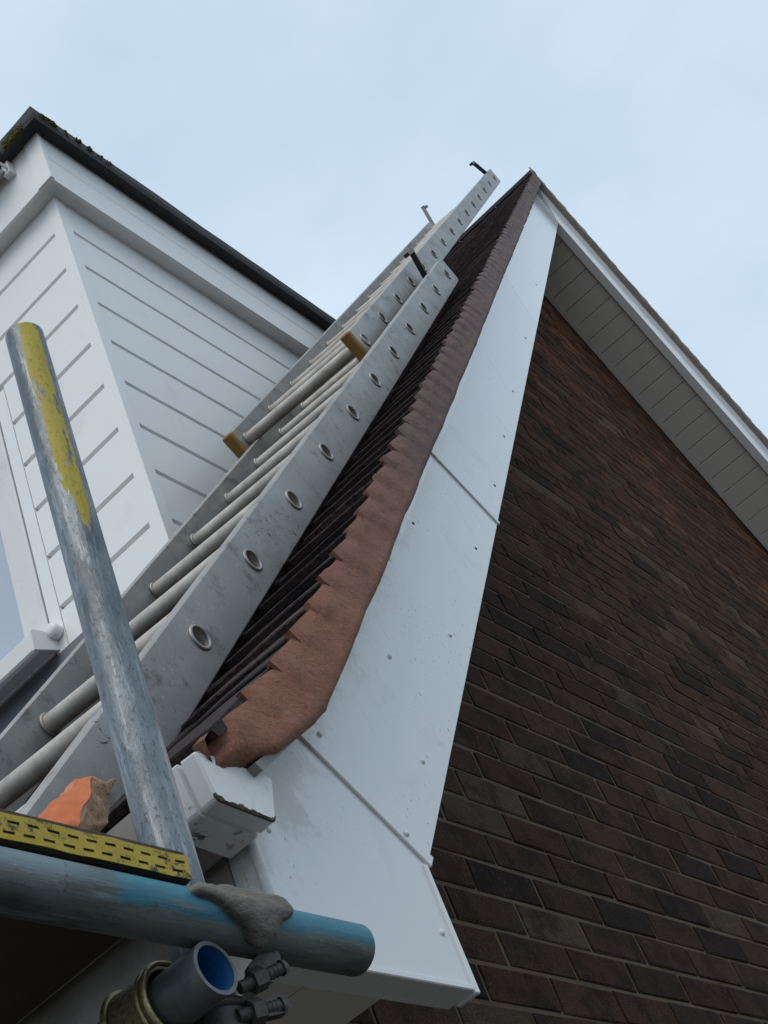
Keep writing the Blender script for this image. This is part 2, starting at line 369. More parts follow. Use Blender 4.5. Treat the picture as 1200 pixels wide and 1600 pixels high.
def band_mat():
    t = NT('yellow_band'); v = t.co()
    col = t.mix(t.noise(v, 55, 5, 0.65), (0.30, 0.20, 0.014), (0.56, 0.42, 0.03))
    col = t.mix(t.step(t.noise(v, 48, 7, 0.75), 0.53, 0.62), col, (0.05, 0.038, 0.024))
    col = t.mix(t.step(t.noise(v, 150, 4, 0.6), 0.64, 0.72), col, (0.10, 0.075, 0.03))
    t.bump(t.noise(v, 90, 5, 0.6), 0.4, 0.003); return t.fin(col, 0.6, 0.0, 0.4)
M_band = band_mat()
M_orange = simple('orange_plastic', (0.42, 0.080, 0.003), (0.62, 0.145, 0.006), 40, 0.36, 0, 0.25, 90, 0.003)
M_tan = simple('torn_sack_inside', (0.24, 0.12, 0.06), (0.50, 0.32, 0.20), 90, 0.85, 0, 0.9, 220, 0.004)
M_felt = simple('black_roof_felt', (0.016, 0.018, 0.02), (0.07, 0.075, 0.078), 40, 0.85, 0, 0.9, 220, 0.004)
M_moss = simple('dry_moss', (0.05, 0.045, 0.012), (0.17, 0.14, 0.03), 120, 0.95, 0, 0.8, 300, 0.003)
M_lead = simple('grey_lead', (0.11, 0.12, 0.14), (0.19, 0.20, 0.225), 9, 0.6, 0.1, 0.3, 40)
M_gasket = simple('black_gasket', (0.02, 0.02, 0.02), (0.05, 0.05, 0.05), 50, 0.6, 0, 0.1)
M_ground = simple('ground_surface', (0.055, 0.055, 0.05), (0.10, 0.098, 0.09), 1.5, 0.9, 0, 0.4, 30, 0.01)
def glass_mat():
    t = NT('window_glass'); t.b.inputs['Coat Weight'].default_value = 0.3
    return t.fin(t.mix(t.noise(t.co(), 1.5, 2), (0.42, 0.46, 0.56), (0.50, 0.54, 0.63)), 0.08, 0.0, 0.6)
M_glass = glass_mat()
# ------------------------------------------------------------------ ground
g = MB(); g.add([(-600, -600, GROUND), (600, -600, GROUND), (600, 600, GROUND), (-600, 600, GROUND)], [(0, 1, 2, 3)])
go = g.build('ground', M_ground); go['kind'] = 'structure'
# ------------------------------------------------------------------ the house
house = thing('brick_house', 'dark brick house gable with white bargeboards and brown tiled roof', 'house', (XC, YW, GROUND))
XE = 2 * XR - XC
# gable wall core, just behind the brick faces, up to the soffit line
def soffit_z(x):
    d = min(x, 2 * XR - x); return (NB + 0.02 + math.sin(PITCH) * d) / math.cos(PITCH)
mb = MB()
core = [(XC + .004, YW + .0034, GROUND), (XE - .004, YW + .0034, GROUND), (XE - .004, YW + .0034, soffit_z(XE)), (XR, YW + .0034, soffit_z(XR) + .02), (XC + .004, YW + .0034, max(soffit_z(XC), ZE + .02))]
mb.prism(core, (0, YEND - YW - .3, 0))
gable = mb.build('gable_wall', M_joint, house)
BL, BH = 0.225, 0.075
def brick_geo(seed, L=0.215, H=0.0655, dep=0.03):
    rr = random.Random(seed); j = lambda a: rr.uniform(-a, a)
    V = []
    for d, ins, jit in ((dep, 0.0, 0), (0.0022, 0.0, 0.0018), (0.0, 0.0024, 0.0022)):
        for sx, sz in ((-1, -1), (1, -1), (1, 1), (-1, 1)):
            V.append(Vector((sx * (L / 2 - ins) + j(jit), d + (j(0.0009) if d == 0 else 0), sz * (H / 2 - ins) + j(jit))))
    F = [(8, 9, 10, 11)]
    for a in (0, 4):
        F += [(a + i, a + (i + 1) % 4, a + 4 + (i + 1) % 4, a + 4 + i) for i in range(4)]
    return V, F
def brick_tint(rr):
    k = rr.random()
    base = (0.055, 0.034, 0.025) if k < .55 else ((0.036, 0.0255, 0.0205) if k < .75 else ((0.070, 0.038, 0.028) if k < .94 else (0.078, 0.055, 0.040)))
    f = rr.uniform(.8, 1.2); return tuple(c * f for c in base)
variants = []
for q in range(24):
    rr = random.Random(q + 100); V, F = brick_geo(q); c = brick_tint(rr)
    me = bpy.data.meshes.new('brick'); me.from_pydata([tuple(v) for v in V], [], F); me.materials.append(M_brick)
    bm = bmesh.new(); bm.from_mesh(me); bmesh.ops.recalc_face_normals(bm, faces=bm.faces); bm.to_mesh(me); bm.free()
    at = me.color_attributes.new('Tint', 'FLOAT_COLOR', 'POINT'); at.data.foreach_set('color', [w for _ in V for w in (*c, 1.0)])
    variants.append((me, V, F, c))
def project(p):
    zc = p.dot(fwd); 
    return (600 + 2159.6 * p.dot(right) / zc, 800 + 2159.6 * p.dot(down) / zc, zc) if zc > 0.05 else (-1e5, -1e5, 1)
spots = []
nrows = int((soffit_z(XR) - GROUND) / BH) + 1
for r in range(nrows):
    z = GROUND + (r + .5) * BH
    off = 0.0 if r % 2 else BL / 2
    x = XC + BL / 2 - off
    while x < XE + .1:
        if z + .03 < soffit_z(x) + 0.10 and x > XC - .02 and x < XE + .01:
            px, py, zc = project(Vector((x, YW, z)))
            vis = -40 < px < 1240 and 300 < py < 1640
            # hidden behind the left bargeboard?
            if vis:
                p = Vector((x, YW, z)) * (YB / YW)
                if p.dot(NL) > NB and p.x < XR and p.z > ZE: vis = False
            spots.append(((0 if vis else 1), zc, x, z, r))
        x += BL
spots.sort()
rest = MB()
for k, (hid, zc, x, z, r) in enumerate(spots):
    rr = random.Random(k * 13 + 5); me, V, F, c = variants[rr.randrange(24)]
    pos = Vector((x, YW + rr.uniform(-.0010, .0010), z + rr.uniform(-.0015, .0015)))
    if x - BL / 2 < XC - .01:   # half bat at the corner
        pos.x = XC + BL / 4 - .002; sc = .47
    else: sc = 1.0
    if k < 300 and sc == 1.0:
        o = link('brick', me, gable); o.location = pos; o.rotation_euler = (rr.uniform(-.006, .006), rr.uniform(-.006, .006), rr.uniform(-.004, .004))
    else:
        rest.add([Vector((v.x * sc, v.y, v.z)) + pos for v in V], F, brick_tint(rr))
# side wall bricks below the eaves
for r in range(int((ZE - .03 - GROUND) / BH)):
    z = GROUND + (r + .5) * BH; y = YW + BL / 2 + .003 + (BL / 2 if r % 2 else 0)
    while y < YEND - .2:
        rr = random.Random(r * 997 + int(y * 100)); me, V, F, c = variants[rr.randrange(24)]
        rest.add([Vector((v.y + XC, v.x + y, v.z + z)) for v in V], F, brick_tint(rr)); y += BL
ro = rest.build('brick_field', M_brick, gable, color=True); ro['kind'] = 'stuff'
# ---- bargeboards (50 mm deep boxes), left in three lengths, right in one
def barge(name, s0, s1, n0, n1, mir=False, miter=False, y0=YB, dep=0.05, mat=M_barge, par=house, s1b=None):
    a = slp(s0, n0, y0); b = slp(s1, n0, y0); c = slp(s1 if s1b is None else s1b, n1, y0); d = slp(s0, n1, y0)
    if miter:
        for p in (b, c):
            t = (XR - .0008 - p.x) / SL.x; p += SL * t
    P = [a, b, c, d]
    if mir: P = [mirror(p) for p in P][::-1]
    m = MB(); m.prism(P, (0, dep, 0)); return m.build(name, mat, par)
NT_ = -0.292
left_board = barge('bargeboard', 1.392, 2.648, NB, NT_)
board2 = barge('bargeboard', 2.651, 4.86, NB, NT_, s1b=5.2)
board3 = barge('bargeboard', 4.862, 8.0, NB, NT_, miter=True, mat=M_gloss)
# fix the scarf joint of the third board
me = board3.data
for v in me.vertices:
    if v.co.x < 4.0 and Vector(v.co).dot(NL) > -0.35: v.co += SL * (5.202 - 4.862)
rboard = barge('bargeboard', 1.0, 8.0, NB, NT_ - .010, mir=True, miter=True, y0=YB + .002, dep=.046, mat=M_gloss)
for v in rboard.data.vertices:      # the rake cover leans a little, its top edge tucked out under the tiles
    q = mirror(Vector(v.co))
    if v.co.y < YB + .01 and q.dot(NL) > -.45: v.co.y -= .032
# cover strips at the joints
def strip(s, w, n0, n1, par, th=0.004):
    m = MB(); m.bbox(slp(s, (n0 + n1) / 2, YB - th / 2 + .0005), SL, NL, (0, 1, 0), w / 2, abs(n1 - n0) / 2, th / 2 + .0005, 0.0013); return smooth_angle(m.build('joint_strip', M_barge, par), 20)
strip(1.398, 0.020, NB - .004, -.30, left_board)
strip(2.654, 0.011, NB - .004, -.30, board2)
# rounded upper cover: a soft lip under the tiles, with its own laps
def lip(s0, s1, w, out, par, seed):
    rr = random.Random(seed); n = 26; V = []; F = []
    prof = [(0.0, 0.0), (0.002, .55), (0.010, .95), (0.022, .8), (0.034, .4), (0.046, 0.0)]
    for i in range(n + 1):
        s = s0 + (s1 - s0) * i / n; wob = noise.noise(Vector((s * 3.1, seed, 0))) * .25
        k = min(1, (i / n) * 4 + .25)
        for (dn, o) in prof: V.append(slp(s, NT_ - .010 - (w * dn / .046) * (1 + wob * .3), YB - .0006 - out * o * (1 + wob) * k))
    m = len(prof)
    for i in range(n):
        for j in range(m - 1): F.append((i * m + j, i * m + j + 1, (i + 1) * m + j + 1, (i + 1) * m + j))
    return mesh_obj('cover_lip', V, F, M_barge, par, True)
lip(2.03, 2.63, .046, .010, left_board, 1); lip(2.66, 3.60, .05, .010, board2, 2); lip(3.605, 5.1, .045, .006, board2, 3)
# screw heads
for (s, n, par) in ((1.989, -.490, left_board), (1.583, -.4955, left_board), (1.40, -.494, left_board), (1.43, -.345, left_board), (2.42, -.50, left_board), (2.25, -.36, left_board), (1.75, -.40, left_board), (2.85, -.51, board2), (3.25, -.505, board2), (3.72, -.50, board2), (2.83, -.335, board2), (3.35, -.335, board2), (3.95, -.335, board2), (4.5, -.5, board2), (5.6, -.49, board3)):
    m = MB(); big = s < 2.2; m.dome(slp(s, n, YB - .0045 if abs(s - 1.4) < .01 else YB), (0, -1, 0), .0042 if big else .0035, .0035 if big else .002)
    m.build('screw_head', M_trim if big else M_steel, par, True)
# ---- boxed eaves end
jt = slp(1.389, -.30, YB); jb = slp(1.389, NB, YB)
m = MB()
box_poly = [Vector((1.002, YB, ZE)), Vector((1.296, YB, ZE)), jb, jt, Vector((1.10, YB, .845)), Vector((1.002, YB, .80))]
m.prism(box_poly, (0, .038, 0))
box_end = m.build('eaves_box_end', M_barge, house)
m = MB(); m.bbox(Vector((1.3005, YB + .012, (ZE + jb.z) / 2 - .0015)), (1, 0, 0), (0, 1, 0), (0, 0, 1), .0038, .0155, (jb.z - ZE) / 2 + .0015, .0012); m.build('corner_trim', M_trim, box_end)
m = MB(); m.bbox(Vector((1.149, YB - .0005, ZE + .0035)), (1, 0, 0), (0, 1, 0), (0, 0, 1), .146, .003, .004, .0012); m.build('edge_bead', M_trim, box_end)
m = MB(); m.tube(Vector((1.003, YB + .004, ZE)), Vector((1.003, YB + .004, .80)), .0055, 12); m.build('edge_bead', M_trim, box_end, True)
for (x, z) in ((1.28, .62), (1.03, .70)):
    m = MB(); m.dome(Vector((x, YB, z)), (0, -1, 0), .0042, .0035); m.build('screw_head', M_trim, box_end, True)
m = MB(); m.box((.999, YB + .0385, ZE + .001), (1.015, YEND, .80)); fascia = m.build('fascia_board', M_weather_shade, house)
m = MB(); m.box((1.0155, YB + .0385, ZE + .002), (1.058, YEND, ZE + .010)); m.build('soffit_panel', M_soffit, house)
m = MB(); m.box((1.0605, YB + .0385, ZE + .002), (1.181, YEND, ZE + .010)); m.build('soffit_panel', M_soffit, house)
# ---- raking soffits
m = MB(); a, b = slp(1.42, NB + .014, YB + .0505), slp(1.0, NB + .014, 0); e = slp((XR + math.sin(PITCH) * (NB + .014)) / SL.x, NB + .014, YB + .0505)
m.prism([a, e, e + NL * .008, a + NL * .008], (0, YW - YB - .03, 0)); m.build('soffit_panel', M_soffit, house)
SR = Vector((SL.x, 0, -SL.z)); NRr = Vector((math.sin(PITCH), 0, math.cos(PITCH)))
apex = mirror(e); apex.y = 0
gs = 0.1085
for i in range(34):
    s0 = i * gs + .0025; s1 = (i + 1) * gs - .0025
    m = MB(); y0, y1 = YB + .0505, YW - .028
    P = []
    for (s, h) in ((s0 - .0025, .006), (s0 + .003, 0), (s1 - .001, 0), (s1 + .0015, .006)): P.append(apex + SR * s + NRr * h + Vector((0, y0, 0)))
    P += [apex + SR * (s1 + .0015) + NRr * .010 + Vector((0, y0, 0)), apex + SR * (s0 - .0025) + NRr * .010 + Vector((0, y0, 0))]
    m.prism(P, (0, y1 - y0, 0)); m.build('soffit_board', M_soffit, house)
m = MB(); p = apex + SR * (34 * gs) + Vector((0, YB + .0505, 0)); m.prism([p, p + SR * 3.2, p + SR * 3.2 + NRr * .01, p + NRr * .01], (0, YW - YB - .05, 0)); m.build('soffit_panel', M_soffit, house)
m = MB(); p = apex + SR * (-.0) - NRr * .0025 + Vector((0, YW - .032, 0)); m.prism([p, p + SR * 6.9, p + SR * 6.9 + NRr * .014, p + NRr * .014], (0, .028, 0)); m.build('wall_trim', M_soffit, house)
# ---- gutter with stop end
gut_prof = [(.900, .736), (.904, .702), (.914, .681), (.988, .674), (1.004, .700), (1.008, .733)]
def gut_scale(k, dz=0): 
    cx, cz = .955, .706; return [(cx + (x - cx) * k, cz + (z - cz) * k + dz) for x, z in gut_prof]
m = MB()
outp = [(.906, .733), (.909, .702), (.9185, .6845), (.985, .678), (.9985, .702), (.9985, .731)]
inp = [(.909, .733), (.912, .7035), (.9205, .6875), (.983, .681), (.9955, .703), (.9955, .731)]
n = len(outp); V = []; F = []
for y in (.72, YEND):
    V += [Vector((x, y, z)) for x, z in outp] + [Vector((x, y, z)) for x, z in inp]
for i in range(n - 1):
    F += [(i, i + 1, 2 * n + i + 1, 2 * n + i), (n + i, n + i + 1, 3 * n + i + 1, 3 * n + i), (i, i + 1, n + i + 1, n + i), (2 * n + i, 2 * n + i + 1, 3 * n + i + 1, 3 * n + i)]
F += [(0, n, 3 * n, 2 * n), (n - 1, 2 * n - 1, 4 * n - 1, 3 * n - 1)]
m.add(V, F); gutter = m.build('gutter', M_weather_shade, house)
def loft(name, secs, mat, par, cap=True, deg=30):
    V = []; F = []; n = len(secs[0])
    for sct in secs: V += sct
    for k in range(len(secs) - 1): F += [(k * n + i, k * n + (i + 1) % n, (k + 1) * n + (i + 1) % n, (k + 1) * n + i) for i in range(n)]
    if cap: F += [tuple(range(n)), tuple(range((len(secs) - 1) * n, len(secs) * n))]
    return smooth_angle(mesh_obj(name, V, F, mat, par), deg)
def rounded(poly, r, k=4):
    out = []; n = len(poly)
    for i in range(n):
        p = Vector(poly[i]); a = (Vector(poly[i - 1]) - p); b = (Vector(poly[(i + 1) % n]) - p)
        la, lb = a.length, b.length; rr = min(r, la * .45, lb * .45); a = p + a / la * rr; b = p + b / lb * rr
        for q in range(k + 1):
            t = q / k; out.append((1 - t) ** 2 * a + 2 * t * (1 - t) * p + t * t * b)
    return out
cap_p = rounded([Vector((.899, .737)), Vector((.911, .6815)), Vector((.990, .6735)), Vector((1.009, .731))], .007)
def cap_sec(y, k, ctr=(.953, .707)): return [Vector((ctr[0] + (p.x - ctr[0]) * k, y, ctr[1] + (p.y - ctr[1]) * k)) for p in cap_p]
stop = loft('stop_end', [cap_sec(.745, .98), cap_sec(.744, 1.03), cap_sec(.706, 1.03), cap_sec(.7045, .93), cap_sec(.7005, .93), cap_sec(.7, 1.015), cap_sec(.683, 1.0), cap_sec(.6800, .955)], M_gutter, gutter, deg=16)
# algae grime caught on the lower ledge of the stop end
m = MB(); rr = random.Random(4); path = []
full = cap_sec(.6835, 1.004); cen = Vector((.953, .6835, .707))
low = [p for p in full if p.z < .728 and p.x < .994]; low.sort(key=lambda p: (p.x - .953) * 1.0 + (0 if p.z < .69 else -.02) - p.z * .6)
dense = []
for a, b in zip(low[:-1], low[1:]):
    kk = max(1, int((b - a).length / .0016))
    for q in range(kk): dense.append(a.lerp(b, q / kk))
V = []; F = []
for k, p in enumerate(dense):
    d = (cen - p).normalized(); w = .0006 + .0034 * max(0, noise.noise(Vector((k * .16, 0, 0))) + .35) + rr.uniform(0, .0012)
    if k < 3 or k > len(dense) - 4: w *= .3
    V += [Vector((p.x, .6822, p.z)) - d * .0004, Vector((p.x, .6803, p.z)), Vector((p.x, .67915 - rr.uniform(0, .0006), p.z)) + d * (.0010 + w * .6), Vector((p.x, .6797, p.z)) + d * (.0014 + w * 1.3)]
for k in range(len(dense) - 1):
    for j in range(3): F.append((k * 4 + j, k * 4 + j + 1, (k + 1) * 4 + j + 1, (k + 1) * 4 + j))
mo = mesh_obj('algae', V, F, M_algae, gutter); mo['kind'] = 'stuff'
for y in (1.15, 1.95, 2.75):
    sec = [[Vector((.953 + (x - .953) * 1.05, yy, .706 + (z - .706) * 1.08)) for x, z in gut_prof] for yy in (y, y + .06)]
    loft('gutter_union', sec, M_weather_shade, gutter)
# ---- left roof: boarding, tiles, verge
S0, GA = 1.168, 0.0935
S1 = (XR + math.sin(PITCH) * NR) / SL.x          # slope length at the ridge
m = MB(); p = slp(S0 + .03, NR - .045, .735); q = slp((XR + math.sin(PITCH) * (NR - .045)) / SL.x - .002, NR - .045, .735); 
m.prism([p, q, mirror(p) * 1, ] if False else [p, q, q - NL * .05 + SL * -.04, p - NL * .05], (0, YEND - .74, 0)); roof = m.build('roof', M_under, house)
m = MB(); p2, q2 = mirror(p), mirror(q); m.prism([p2, q2, mirror(q - NL * .05 + SL * -.04), mirror(p - NL * .05)], (0, YEND - .74, 0)); roof2 = m.build('roof', M_under, house)
ncourse = int((S1 - .045 - S0) / GA) + 1
def bell(i): return (0.031, 0.018, 0.009, 0.003)[i] if i < 4 else 0.0
TT = 0.0125
def tile_geo(w, rr, cam_=0.0022):
    """tail at s=0, top of the tail at n=0; local axes s, y, n"""
    V = []; L = .20; drop = TT / GA * L; a = rr.uniform(-.0012, .0012); b = rr.uniform(-.0012, .0012); k = 5
    for q in range(k + 1):
        t = q / k; y = w * t; c = cam_ * (1 - (2 * t - 1) ** 2); j = a * (1 - t) + b * t
        for (s, nn) in ((0.0016, 0.0), (0, -.0018), (0, -TT + .001), (.0012, -TT), (L, -drop), (L, -drop - TT)): V.append(Vector((s, y, nn + c + j + (rr.uniform(-.0006, .0006) if s < .01 else 0))))
    order = [1, 2, 3, 5, 4, 0]; F = []
    for q in range(k):
        for e_ in range(6):
            i0, i1 = order[e_], order[(e_ + 1) % 6]; F.append((q * 6 + i0, q * 6 + i1, (q + 1) * 6 + i1, (q + 1) * 6 + i0))
    F += [tuple(order), tuple(k * 6 + i for i in order[::-1])]
    return V, F
def tile_tint(rr):
    k = rr.random(); b = (0.050, 0.034, 0.033) if k < .6 else ((0.030, 0.022, 0.023) if k < .85 else (0.075, 0.047, 0.042)); f = rr.uniform(.8, 1.25); return tuple(c * f for c in b)
tile_var = {}
for w in (.163, .245):
    for q in range(12):
        rr = random.Random(int(w * 1000) + q); V, F = tile_geo(w, rr); V = [SL * v.x + NL * v.z + Vector((0, v.y, 0)) for v in V]; c = tile_tint(rr)
        me = bpy.data.meshes.new('roof_tile'); me.from_pydata([tuple(v) for v in V], [], F); me.materials.append(M_tile)
        bm = bmesh.new(); bm.from_mesh(me); bmesh.ops.recalc_face_normals(bm, faces=bm.faces); bm.to_mesh(me); bm.free()
        at = me.color_attributes.new('Tint', 'FLOAT_COLOR', 'POINT'); at.data.foreach_set('color', [u_ for _ in V for u_ in (*c, 1.0)])
        tile_var[(w, q)] = (me, V, F)
field = MB(); field2 = MB(); made = 0
course_jit = [random.uniform(-.0045, .0045) for _ in range(ncourse + 1)]
for i in range(ncourse):
    y = .6655; col_i = 0
    while y < YEND:
        w = .245 if (col_i == 0 and i % 2) else .163
        rr = random.Random(i * 131 + col_i); me, V, F = tile_var[(w, rr.randrange(12))]
        pos = slp(S0 + i * GA + course_jit[i] * .5 + rr.uniform(-.002, .002), NR + bell(i) + rr.uniform(-.0008, .0008), y)
        W_ = [v + pos for v in V]
        if i > ncourse - 4:
            for v in W_:
                if v.x > XR - .001: v += SL * ((XR - .001 - v.x) / SL.x)
        if (col_i < 3 or (col_i == 3 and i > ncourse - 56)) and made < 300 and i <= ncourse - 4:
            o = link('roof_tile', me, roof); o.location = pos; made += 1
        else: field.add(W_, F, tile_tint(rr))
        if y < 2.5: field2.add([mirror(v) for v in W_], F, tile_tint(rr))
        y += w + .002; col_i += 1
fo = field.build('roof_tile_field', M_tile, roof, color=True); fo['kind'] = 'stuff'
fo = field2.build('roof_tile_field', M_tile, roof2, color=True); fo['kind'] = 'stuff'
# verge mortar: saw-toothed top that follows the tile courses
def lerp3(a, b, t): return tuple(x + (y - x) * t for x, y in zip(a, b))
def verge(mir, name='verge_mortar'):
    V = []; F = []; C = []; NS = 6
    fn = (lambda p: mirror(p)) if mir else (lambda p: p)
    rr = random.Random(31 + mir); sd_ = 17.0 if mir else 0.0
    def bellf(s):
        k = max(0.0, (s - S0) / GA); i = int(k); return bell(i) + (bell(i + 1) - bell(i)) * (k - i)
    cols_ = []
    for i in range(ncourse + 1):
        sA = S0 + i * GA + course_jit[min(i, ncourse)] * .5 - .002; sB = S0 + (i + 1) * GA + course_jit[min(i + 1, ncourse)] * .5 - .002
        topA = NR + bell(i) + .0045 + rr.uniform(-.003, .002); topB = NR + bell(i + 1) - TT * .38 + rr.uniform(-.003, .002)
        back = rr.uniform(0.0, .006)
        for q in range(NS + 1):
            t = q / NS; s = sA + (sB - sA) * t
            if q == 0: s += back
            top = topA + (topB - topA) * t + noise.noise(Vector((s * 120, 2 + sd_, 0))) * .0012
            if i == 0 and q == 0: s -= .014; top -= .003
            cols_.append((s, top))
    rows_ = (0, .06, .14, .24, .34, .45, .56, .67, .78, .88, 1.0)
    NQ = len(rows_) + 1
    for (s, top) in cols_:
        bot = -0.317 + noise.noise(Vector((s * 6, 3.3 + sd_, 0))) * .003
        if s < 1.385: bot = -0.256 - (1 - (1 - max(0, (s - 1.14) / .245)) ** 1.25) * .061 + noise.noise(Vector((s * 60, 1.3, 0))) * .002
        mid = NR + bellf(s) - TT - .004
        f = max(0.0, min(1.0, (s - 1.5 + .3 * noise.noise(Vector((s * 2.2, 9, 0)))) / 1.0))
        tint = lerp3((0.30, 0.132, 0.088), (0.175, 0.112, 0.101), f)
        f2 = max(0.0, min(1.0, (s - 2.8) / 2.2)); tint = lerp3(tint, (0.195, 0.148, 0.142), f2)
        if mir: tint = lerp3((0.40, 0.35, 0.31), (0.29, 0.245, 0.215), .5 + .5 * noise.noise(Vector((s * 5, 4, 0))))
        for q in range(NQ):
            if q < NQ - 1: t = rows_[q]; nn = bot + (mid - bot) * t
            else: t = 1.1; nn = top
            kc = (s - S0) / GA + (nn - NR) * 6.0
            stepo = (kc - math.floor(kc)) * .0035 * max(0, min(1, t * 1.6))            # each trowelled lift laps the one below
            wob = noise.noise(Vector((s * 14, nn * 18, 1.7 + sd_))) * .0034 + noise.noise(Vector((s * 55 + nn * 60, nn * 40, 5 + sd_))) * .0016
            rnd = .010 * max(0, 1 - t * 8) ** 2 + (.0035 if q == NQ - 1 else 0)
            e_ = max(0.0, 1 - (s - 1.148) / .075); foot = .030 * e_ ** 2.2 * (1 + .6 * noise.noise(Vector((nn * 130, 7 + sd_, 0)))) 
            s_ = s + e_ * .020 * noise.noise(Vector((nn * 110, 2.5 + sd_, 0))) + (e_ > 0) * e_ * .10 * max(0, .55 - t) * .5
            V.append(fn(slp(s_, nn, YV + wob + rnd + stepo + foot))); C.append(tint if e_ < .75 else lerp3(tint, (.10, .06, .05), (e_ - .75) * 2.4))
        V.append(fn(slp(s, top - .001, YV + .012))); C.append(tint); V.append(fn(slp(s, bot, .715))); C.append(tint)
    W = NQ + 2
    for k in range(len(cols_) - 1):
        for q in range(NQ - 1): F.append((k * W + q, k * W + q + 1, (k + 1) * W + q + 1, (k + 1) * W + q))
        F.append((k * W + NQ - 1, k * W + NQ, (k + 1) * W + NQ, (k + 1) * W + NQ - 1))
        F.append((k * W, k * W + NQ + 1, (k + 1) * W + NQ + 1, (k + 1) * W))
    F.append(tuple(list(range(0, NQ + 1)) + [NQ + 1]))
    for v in V:
        if (not mir and v.x > XR + .012) : v.x = XR + .012
        if (mir and v.x < XR - .012): v.x = XR - .012
    return mesh_obj(name, V, F, M_verge, roof2 if mir else roof, False, C)
smooth_angle(verge(False), 38); smooth_angle(verge(True), 38)
for mir, par in ((False, roof), (True, roof2)):
    m = MB(); f_ = mirror if mir else (lambda p: p)
    P = [slp(1.185, -.266, .6675), slp(1.30, -.296, .6675), slp(1.30, -.3005, .6675), slp(1.185, -.2775, .6675)]
    m.prism([f_(p) for p in P], (0, .25, 0)); m.build('undercloak', M_under, par)
# dark void-filling bed behind the mortar, over the bargeboards
for mir, par in ((False, roof), (True, roof2)):
    m = MB(); f_ = mirror if mir else (lambda p: p); P = [slp(1.18, -.262, .705), slp(1.39, -.30, .705), slp(7.9, -.30, .705), slp(7.9, -.262, .705)]
    for p in (P[2], P[3]): p += SL * ((XR - p.x) / SL.x)
    m.prism([f_(p) for p in P], (0, .08, 0)); m.build('bedding', M_verge, par)
# ridge tiles: angular, bedded on the top courses
zr = (NR + math.sin(PITCH) * XR) / math.cos(PITCH)
RT, RL = .018, .125
def ridge_sec(y, up, leg, th):
    c = Vector((XR, y, zr + up)); dl = Vector((-SL.x, 0, -SL.z)); dr = Vector((SL.x, 0, -SL.z)); dz = Vector((0, 0, -th / math.cos(PITCH)))
    return [c + dl * leg, c, c + dr * leg, c + dr * leg + dz, c + dz, c + dl * leg + dz]
for k in range(22):
    y0 = .672 + k * .30; j = random.uniform(-.002, .002)
    m = MB(); m.prism(ridge_sec(y0, .040 + j, RL, .016), (0, .297, 0), (.036, .026, .026)); m.build('ridge_tile', M_tile, roof, color=True)
m = MB(); m.prism(ridge_sec(.6615, .026, .05, .07), (0, .010, 0), (.22, .16, .15)); m.build('ridge_end_mortar', M_verge, roof, color=True)
# ------------------------------------------------------------------ dormer
XD, YD = 2.10, 1.474
m = MB(); m.box((XD + .017, YD + .017, 1.95), (4.1, 5.0, 4.04)); dormer = m.build('dormer', M_clad, house)
G0, GD = 3.644, .1816
def clad_profile(zt, zb):    # (out, z): small chamfered groove at the top of every board
    return [(-.006, zt), (-.005, zt - .002), (-.0048, zt - .0125), (.010, zt - .0165), (.012, zt - .018), (.012, zb), (-.006, zb)]
rows = [(3.792, G0)] + [(G0 - GD * i, G0 - GD * (i + 1)) for i in range(7)] + [(G0 - GD * 7, 2.208)]
for i, (zt, zb) in enumerate(rows):
    pf = clad_profile(zt, zb)
    if i == 0: pf = [(-.004, zt), (.012, zt), (.012, zb), (-.004, zb)]
    yl = 5.0 if i < 3 else 1.862
    m = MB(); m.prism([Vector((XD + .012 - o, YD + .034, z)) for o, z in pf], (0, yl - YD - .034, 0)); m.build('cladding_board', M_clad, dormer)
rows2 = rows[:-1] + [(G0 - GD * 7, G0 - GD * 8)]
for i, (zt, zb) in enumerate(rows2):
    pf = clad_profile(zt, zb)
    if i == 0: pf = [(-.004, zt), (.012, zt), (.012, zb), (-.004, zb)]
    m = MB(); m.prism([Vector((XD + .034, YD + .012 - o, z)) for o, z in pf], (1.9, 0, 0)); m.build('cladding_board', M_clad, dormer)
# corner trim (two leaves)
m = MB(); m.prism([Vector(p) for p in ((XD - .003, YD - .003, 1.98), (XD + .038, YD - .003, 1.98), (XD + .038, YD + .011, 1.98), (XD + .011, YD + .011, 1.98), (XD + .011, YD + .038, 1.98), (XD - .003, YD + .038, 1.98))], (0, 0, 1.812)); m.build('corner_trim', M_clad, dormer)
# window
WY0, WY1, WZ0, WZ1 = 1.864, 3.60, 2.25, 3.20
m = MB(); m.box((XD - .002, WY0, 2.208), (XD + .012, WY0 + .042, WZ1 + .05)); m.build('window_trim', M_clad, dormer)
m = MB(); m.box((XD - .002, WY0 + .042, WZ1 + .004), (XD + .012, WY1 + .1, WZ1 + .05)); m.build('window_trim', M_clad, dormer)
m = MB(); m.box((XD + .004, WY0 + .042, WZ0), (XD + .012, WY0 + .062, WZ1 + .004)); m.build('gasket', M_gasket, dormer)
def frame_piece(a, b): 
    m = MB(); c = (Vector(a) + Vector(b)) / 2; h = (Vector(b) - Vector(a)) / 2; m.bbox(c, (1, 0, 0), (0, 1, 0), (0, 0, 1), *h, .004); return m.build('window_frame', M_trim, dormer)
frame_piece((XD - .008, WY0 + .0475, WZ0), (XD + .03, WY0 + .135, WZ1)); frame_piece((XD - .0075, WY0 + .1355, WZ0), (XD + .03, WY1, WZ0 + .07)); frame_piece((XD - .0075, WY0 + .1355, WZ1 - .07), (XD + .03, WY1, WZ1)); frame_piece((XD - .008, 2.66, WZ0 + .0705), (XD + .03, 2.72, WZ1 - .0705)); frame_piece((XD - .008, WY1 + .0005, WZ0), (XD + .03, WY1 + .08, WZ1))
